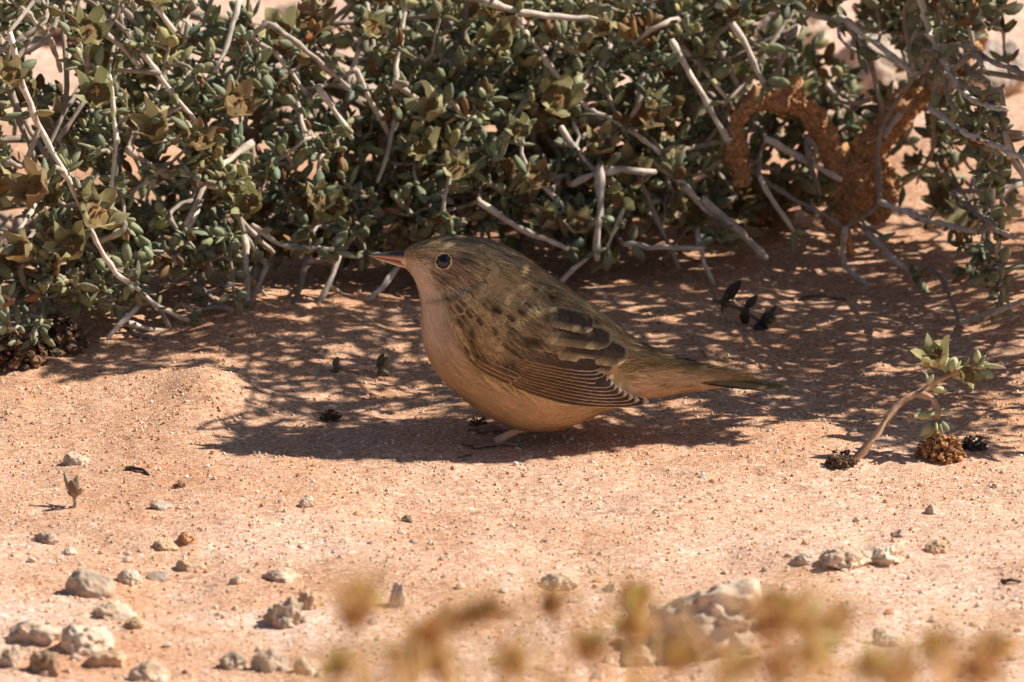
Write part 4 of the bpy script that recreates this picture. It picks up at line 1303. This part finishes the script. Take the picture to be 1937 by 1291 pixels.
# sand-crusted twig: the soil sleeve that insects built round a dead branch
def crust(paths):
    base = G(1620, 478)
    yb = base[1] - .012
    root = empty('sand_crusted_branch', (base[0], base[1], hz(base[0], base[1])))
    o_ = np.array(root.location)
    rs = np.random.RandomState(44)
    for q, (path, rad) in enumerate(paths):
        pts = catmull([P(px, py, yb + dy) for px, py, dy in path], 130)
        rr = np.interp(np.linspace(0, 1, 130), np.linspace(0, 1, len(rad)), rad) * PXM
        V, F = tube(pts, rr, 44)
        cdir = V - np.concatenate([np.repeat(pts, 44, 0), pts[:1], pts[-1:]])
        d = .50 * noise3(V, 150, 71) + .34 * noise3(V, 400, 72) + .26 * noise3(V, 1100, 73) + .2 * noise3(V, 2100, 76)
        V = V + cdir * d[:, None]
        c = np.array([.62, .34, .18]) * (1 + .35 * noise3(V, 1400, 74) + .15 * noise3(V, 200, 75))[:, None]
        obj('sand_tube', np_mesh('sand_tube', V - o_, F, c), M_CRUST, root)
    return tag(root, 'reddish sand-crusted arching dead branch rising within the open shrub', 'branch')
crust([([(1412, 350, -.01), (1396, 305, -.01), (1388, 265, -.01), (1400, 222, -.01), (1440, 188, -.008), (1488, 178, -.006), (1530, 215, -.004), (1565, 270, 0), (1605, 322, 0)], [14, 23, 17, 17, 22, 30, 25, 22, 26]),
       ([(1838, -30, .035), (1832, 40, .03), (1812, 110, .024), (1765, 165, .015), (1712, 205, .008), (1660, 262, .004), (1615, 325, 0)], [28, 31, 27, 23, 25, 26, 26]),
       ([(1612, 300, 0), (1625, 340, 0), (1612, 385, .002), (1592, 420, .004), (1588, 448, .006)], [24, 34, 38, 30, 10]),
       ([(1600, 400, .004), (1606, 450, .008), (1612, 500, .0115)], [7, 6, 6]),
       ([(1630, 300, .001), (1668, 325, .0), (1676, 372, .002), (1650, 420, .004)], [20, 25, 24, 12]),
       ([(1480, 190, -.006), (1500, 168, -.006), (1512, 146, -.006)], [16, 12, 5])])

# ------------------------------------------------------------------ stones
ICO2, ICO2F = icosphere(2); ICO3, ICO3F = icosphere(3); ICO4, ICO4F = icosphere(4); ICO1, ICO1F = icosphere(1); ICO0, ICO0F = icosphere(0)
def stone_mesh(seed, w, d, h, col, sub=3, rough=.16, facets=7):
    r = np.random.RandomState(seed)
    V, F = {1: (ICO1, ICO1F), 2: (ICO2, ICO2F), 3: (ICO3, ICO3F), 4: (ICO4, ICO4F)}[sub]
    V = V.copy()
    for q in range(facets):                       # chop by planes for a broken look
        n = r.randn(3); n /= np.linalg.norm(n); t = .55 + .35 * r.rand()
        dd = V @ n; V = V - np.maximum(dd - t, 0)[:, None] * n * .92
    off = r.rand(3) * 20
    V = V * (1 + rough * noise3(V + off, 1.6, 81) + rough * .6 * noise3(V + off, 4.5, 82) + rough * .35 * noise3(V + off, 11, 83))[:, None]
    c = np.array(col) * (1 + .22 * noise3(V + off, 2.2, 84) + .15 * noise3(V + off, 8, 85))[:, None]
    low = sstep(.1, -.6, V[:, 2])[:, None]
    c = c + (np.array([.55, .33, .19]) - c) * (.24 + .5 * low + .3 * sstep(.1, .7, noise3(V + off, 3, 86))[:, None])
    V = V * np.array([w / 2, d / 2, h / 2])
    return np_mesh('stone', V, F, c, sub >= 3)
GREY = (.46, .385, .315); PALE = (.64, .52, .41); WHITE = (.74, .62, .51); TAN = (.60, .42, .28); BLUE = (.46, .40, .35); BROWN = (.30, .20, .13); RUST = (.52, .26, .12)
def stone(px, py, w, h, col, label, seed, sub=3, rough=.16, sink=.3, rz=None, dscale=.9, name='stone', cat='stone', group=None):
    """py is the pixel row of the foot of the stone's front edge"""
    W = w * PXM * .9; H = h * PXM * .92
    g = G(px, py); g = G(px, py, hz(g[0], g[1]))
    D = W * dscale
    cy = g[1] + D * .32
    z0 = hz(g[0], cy)
    hh = H / (1 - sink)
    o = obj(name, stone_mesh(seed, W, D, hh, col, sub, rough), M_STONE, None, (g[0], cy, z0 + hh * (.5 - sink)))
    o.rotation_euler = (0, 0, 0 if rz is None else rz)
    return tag(o, label, cat, group)
ST = [
    (170, 1128, 108, 52, GREY, 'smooth grey wedge-shaped stone lying on open sand', 3, .10),
    (250, 1106, 56, 24, WHITE, 'small cream stone beside the grey wedge-shaped stone', 3, .16),
    (212, 1172, 92, 36, PALE, 'flat pale grey stone in front of the grey wedge-shaped stone', 3, .2),
    (258, 1188, 46, 24, TAN, 'little tan stone touching the flat pale grey stone', 2, .2),
    (360, 1086, 66, 18, TAN, 'flat tan chip with a dark broken end', 2, .1),
    (302, 1101, 52, 12, BLUE, 'thin bluish grey flake next to the tan chip', 2, .1),
    (535, 1186, 92, 50, GREY, 'rough grey crumbly stone lying under a tan knobby one', 4, .3),
    (582, 1152, 60, 36, TAN, 'knobby tan stone behind the rough grey crumbly stone', 3, .25),
    (448, 1106, 32, 16, PALE, 'small rounded pale pebble between two flat chips', 2, .16),
    (535, 1100, 72, 18, PALE, 'low pale slab half buried in the gravelly sand', 3, .2),
    (752, 1150, 46, 54, WHITE, 'upright cream stone with a dark shaded side behind dry seed heads', 3, .14),
    (1060, 1116, 74, 26, PALE, 'low whitish stone with hollow underside among dry grass', 3, .22),
    (1160, 1120, 44, 16, WHITE, 'small flat white stone beside a low whitish stone', 2, .15),
    (1600, 1078, 105, 38, PALE, 'lumpy pale limestone lump, the lower of a joined pair', 4, .32),
    (1672, 1068, 100, 42, WHITE, 'whiter lumpy limestone, the higher of a joined pair', 4, .30),
    (1516, 1068, 52, 20, BLUE, 'small bluish grey stone near the lumpy limestone pair', 2, .2),
    (1595, 1172, 56, 38, GREY, 'brownish grey pitted stone behind straw seed heads', 3, .25),
    (1680, 1222, 70, 36, WHITE, 'rounded whitish stone half hidden by dry straw', 3, .18),
    (1482, 1146, 70, 26, PALE, 'pale stone lying against the big white rock', 3, .2),
    (1764, 978, 30, 17, PALE, 'small lone pale pebble on smooth orange sand', 2, .16),
    (1702, 1013, 30, 16, BLUE, 'small slate grey pebble on smooth orange sand', 2, .16),
    (1772, 1046, 54, 22, TAN, 'flat beige stone near the lumpy limestone pair', 2, .2),
    (770, 987, 40, 13, (.13, .12, .11), 'small flat blackish stone on open orange sand', 2, .16),
    (146, 878, 62, 26, PALE, 'pale-topped tilted flake casting a dark shade on open sand', 2, .12),
    (305, 966, 52, 18, BLUE, 'flat blue-grey stone chip on orange sand', 2, .14),
    (580, 960, 38, 22, WHITE, 'rounded cream pebble alone on orange sand', 3, .14),
    (92, 1030, 54, 24, GREY, 'grey mottled stone at the edge of the stony ground', 3, .2),
    (132, 1050, 34, 12, WHITE, 'thin white chip just below the grey mottled stone', 2, .14),
    (352, 1028, 46, 18, RUST, 'orange clod of hardened sand', 3, .25),
    (312, 1042, 50, 18, TAN, 'beige clod next to the orange clod of hardened sand', 3, .25),
    (64, 1222, 120, 34, PALE, 'broad flat pale stone in the blurred stony foreground', 3, .2),
    (165, 1236, 110, 46, WHITE, 'long whitish stone leaning beside a broad flat one', 3, .18),
    (85, 1278, 78, 42, BROWN, 'brown weathered stone in the stony foreground', 3, .22),
    (205, 1262, 90, 30, TAN, 'tan slab in front of the long whitish stone', 3, .2),
    (20, 1262, 60, 34, GREY, 'grey lump beside the brown weathered stone', 3, .2),
    (440, 1266, 60, 28, GREY, 'small grey stone of a foreground row of three', 3, .2),
    (512, 1270, 84, 34, BLUE, 'largest bluish grey stone of a foreground row of three', 3, .2),
    (585, 1276, 60, 30, PALE, 'pale rounded stone of a foreground row of three', 3, .2),
    (285, 1292, 80, 36, PALE, 'pale stone with grass stubble at the very front', 3, .2),
    (1210, 1262, 70, 30, GREY, 'grey shaded stone under the big white rock', 3, .2),
]
for q, (px, py, w, h, col, lab, sub, rough) in enumerate(ST):
    stone(px, py, w, h, col, lab, 200 + q, 4, rough * 1.15, .48, rz=(q * 37 % 7 - 3) * .12)
stone(1360, 1228, 235, 140, (.70, .58, .47), 'big lumpy whitish limestone rock behind the dry grass', 305, 4, .34, .3, dscale=.7, name='rock', cat='rock')
stone(1275, 1218, 110, 80, (.68, .56, .46), 'smaller whitish boulder leaning on the big lumpy rock', 302, 4, .28, .25, name='rock', cat='rock')
# pale rocks and blocks beyond the shrub
for q, (px, py, w, h, lab) in enumerate([(150, 40, 230, 90, 'broad pinkish rock beyond the thin upper end of the sprawling shrub'), (580, 45, 170, 80, 'pale pink stone seen through a gap over the shrub'),
                                         (1660, 120, 240, 140, 'pale grey slab of rock behind the sand-crusted branch'), (1880, 130, 150, 120, 'bluish pale rock behind the open shrub'),
                                         (1500, 60, 160, 100, 'grey-pink rock behind the thick pale twig'), (30, 450, 130, 110, 'rough grey rock tucked against the sprawling shrub')]):
    col = [(.62, .46, .36), (.62, .46, .36), (.5, .43, .39), (.52, .47, .45), (.5, .42, .38), (.36, .31, .28)][q]
    stone(px, py + h * .45, w, h, col, lab, 320 + q, 4, .22, .25, name='rock', cat='rock')
# scattered pebbles
rs = np.random.RandomState(12)
PEB = {k_: [stone_mesh(400 + 10 * i_ + k2, .002, .0019, .0014, c_, 1, .2, 5) for k2 in range(4)] for i_, (k_, c_) in enumerate({'pale': WHITE, 'grey': BLUE, 'rust': RUST}.items())}
PL = {'pale': ('small cream pebble half sunk in the orange sand', 'cream pebbles strewn over the sand'), 'grey': ('small slate-coloured pebble half sunk in the orange sand', 'slate-coloured pebbles strewn over the sand'),
      'rust': ('small rusty orange pebble half sunk in the sand', 'rusty pebbles strewn over the sand')}
cnt = 0
while cnt < 300:
    px = rs.uniform(-30, 1970); py = 870 + 430 * rs.rand() ** .6
    w = (5 + 15 * rs.rand() ** 2.2) * (0.8 + .7 * (py - 870) / 430)
    g = G(px, py); z = hz(g[0], g[1])
    kd = 'pale' if rs.rand() < .62 else ('grey' if rs.rand() < .55 else 'rust')
    o = obj('pebble', PEB[kd][rs.randint(4)], M_STONE, None, (g[0], g[1], z + w * PXM * .10))
    sc = w * PXM / .002
    o.scale = (sc, sc * rs.uniform(.7, 1.1), sc * rs.uniform(.7, 1.2)); o.rotation_euler = (rs.randn() * .2, rs.randn() * .2, rs.rand() * 6.28)
    tag(o, PL[kd][0], 'pebble', PL[kd][1]); cnt += 1
for px, py, lab in [(975, 885, 'bright white glinting quartz grain just below the bird\'s shadow'), (1329, 909, 'bright glinting quartz grain on sunlit sand below the bird\'s tail')]:
    g = G(px, py)
    V = ICO1 * .0008 * (1 + .2 * np.random.RandomState(int(px)).randn(len(ICO1), 1))
    o = obj('quartz_grain', np_mesh('quartz_grain', V, ICO1F, None, False), M_QUARTZ, None, (g[0], g[1], hz(g[0], g[1]) + .0004)); tag(o, lab, 'pebble')
# loose grit
n = 34000
gxs = rs.uniform(-.185, .185, n); gys = np.where(rs.rand(n) < .75, rs.uniform(-.34, .10, n), rs.uniform(.0, .45, n))
sz = .00014 + .00046 * rs.rand(n) ** 3.5 + .0003 * (rs.rand(n) < .02)
gz = ground_h(gxs, gys) + sz * .25
pal = np.array([[.68, .40, .23], [.76, .58, .44], [.80, .70, .62], [.55, .28, .14], [.30, .22, .18], [.62, .36, .2]])
gcol = pal[rs.choice(6, n, p=[.34, .26, .12, .12, .015, .145])] * (.8 + .4 * rs.rand(n, 1))
sc3 = sz[:, None] * (.7 + .6 * rs.rand(n, 3))
V = ICO0[None] * sc3[:, None, :] * (1 + .25 * rs.randn(n, 12, 1) * .6) + np.stack([gxs, gys, gz], -1)[:, None, :]
F = (np.arange(n)[:, None, None] * 12 + ICO0F[None]).reshape(-1, 3)
grit = obj('grit', np_mesh('grit', V.reshape(-1, 3), F, np.repeat(gcol, 12, 0), False), M_GRIT)
tag(grit, 'coarse orange and white sand grains loose on the ground', 'grit', kind='stuff')

# ------------------------------------------------------------------ dry grass in front
def grass(label, base_px, base_y, heads, stalks, seed):
    r = np.random.RandomState(seed)
    b = P(base_px, 1291, base_y); b[2] = hz(b[0], b[1])
    root = empty('dry_grass', b); o_ = np.array(root.location)
    def stalk(tip, w=.0006, col=(.70, .50, .25), bow=1.):
        base = b + np.array([r.randn() * .008, r.randn() * .006, -.004])
        m = base * .45 + tip * .55 + np.array([r.randn() * .006, r.randn() * .004, .016 * bow])
        q = catmull([base, m, tip], 18)
        V, F = tube(q, np.linspace(w, w * .45, 18), 6)
        obj('stalk', np_mesh('stalk', V - o_, F, np.tile(np.array(col) * (.8 + .4 * r.rand()), (len(V), 1))), M_STRAW, root)
        return q
    for (px, py, rx, ry, ang, col) in heads:
        tip = P(px, py, base_y + r.randn() * .012)
        stalk(tip)
        mb = MB()
        ca, sa = math.cos(ang), math.sin(ang)
        n = int(80 + rx * ry * .06)
        for i in range(n):
            d = r.randn(3); d /= np.linalg.norm(d); rr = abs(r.randn()) * .62
            u, v = d[0] * rx * rr, d[2] * ry * rr
            p = tip + np.array([u * ca - v * sa, d[1] * min(rx, ry) * rr, u * sa + v * ca]) * PXM
            dd = d * .6 + np.array([ca * .6, 0, .7 + sa]) + r.randn(3) * .5
            V, F = LEAFV[3]
            f = frame_from(dd, r.rand() * 6)
            mb.add((V * np.array([.5, .5, 1])) @ (f * (.0022 + .0035 * r.rand())).T + p - o_, F, np.clip(np.array(col) * (.55 + 1.0 * r.rand()), 0, .85))
        for i in range(34):
            d = r.randn(3) + np.array([ca * .8, 0, .9]); d /= np.linalg.norm(d)
            p = tip + r.randn(3) * np.array([rx, rx, ry]) * PXM * .4
            V, F = tube([p, p + d * .006, p + d * .013 + r.randn(3) * .0015], [.00022, .00016, .00006], 4)
            mb.add(V - o_, F, np.array([.78, .58, .32]))
        obj('seed_head', mb.mesh('seed_head'), M_STRAW, root)
    for (px, py) in stalks:
        stalk(P(px, py, base_y + r.randn() * .03), .0006, (.76, .58, .33))
    for i in range(52):          # blades, some bent over
        tip = P(base_px + r.uniform(-150, 150), r.uniform(1190, 1380), base_y + r.randn() * .04)
        stalk(tip, .0007, (.84, .64, .38), r.uniform(.3, 2.))
    return tag(root, label, 'grass')
OR = (.94, .57, .27); BR = (.76, .42, .19); YL = (.94, .64, .33)
grass('blurred straw tuft with one rusty seed head, standing alone near the upright cream stone', 650, -1.0, [(680, 1140, 30, 34, 1.2, OR), (668, 1178, 15, 16, 1.2, BR), (640, 1270, 20, 26, 1.4, YL)], [(615, 1180), (640, 1120), (700, 1215)], 601)
grass('blurred brown grass tuft with long leaning seed heads', 850, -.96, [(800, 1210, 30, 24, .7, BR), (850, 1182, 56, 14, .35, (.50, .31, .12)), (905, 1166, 44, 10, .4, (.56, .37, .16)), (815, 1258, 34, 24, .8, OR), (770, 1265, 14, 40, 1.3, YL), (958, 1262, 40, 30, .5, OR)], [(1000, 1130), (770, 1180), (1105, 1120)], 602)
grass('blurred pale straw with tall thin stems before the small white stone', 1110, -.92, [(1050, 1152, 14, 24, 1.9, BR), (1196, 1145, 30, 30, 1.0, OR), (1190, 1190, 30, 18, -.3, OR), (1115, 1235, 24, 32, 1.4, OR)], [(1000, 1075), (1060, 1120), (1150, 1100), (1120, 985), (1220, 1120)], 603)
grass('dense blurred straw tuft with dark rusty seed heads before the big white rock', 1470, -1.02, [(1452, 1188, 42, 40, 1., BR), (1474, 1160, 44, 26, .3, OR), (1522, 1190, 22, 30, 1.4, YL), (1578, 1190, 26, 26, .8, OR), (1530, 1250, 46, 30, .6, YL), (1470, 1275, 30, 22, .9, BR), (1390, 1270, 44, 22, .5, YL), (1280, 1255, 26, 28, 1.3, OR)], [(1230, 1180), (1500, 1150), (1540, 1140), (1620, 1250), (1290, 1130)], 604)
grass('blurred golden straw tuft with two round seed heads', 1800, -.98, [(1770, 1232, 30, 26, .8, OR), (1845, 1272, 48, 26, .6, BR), (1870, 1235, 30, 16, .3, OR), (1690, 1285, 36, 22, .8, OR), (1640, 1270, 26, 20, 1., YL)], [(1850, 1180), (1720, 1230), (1910, 1230)], 605)
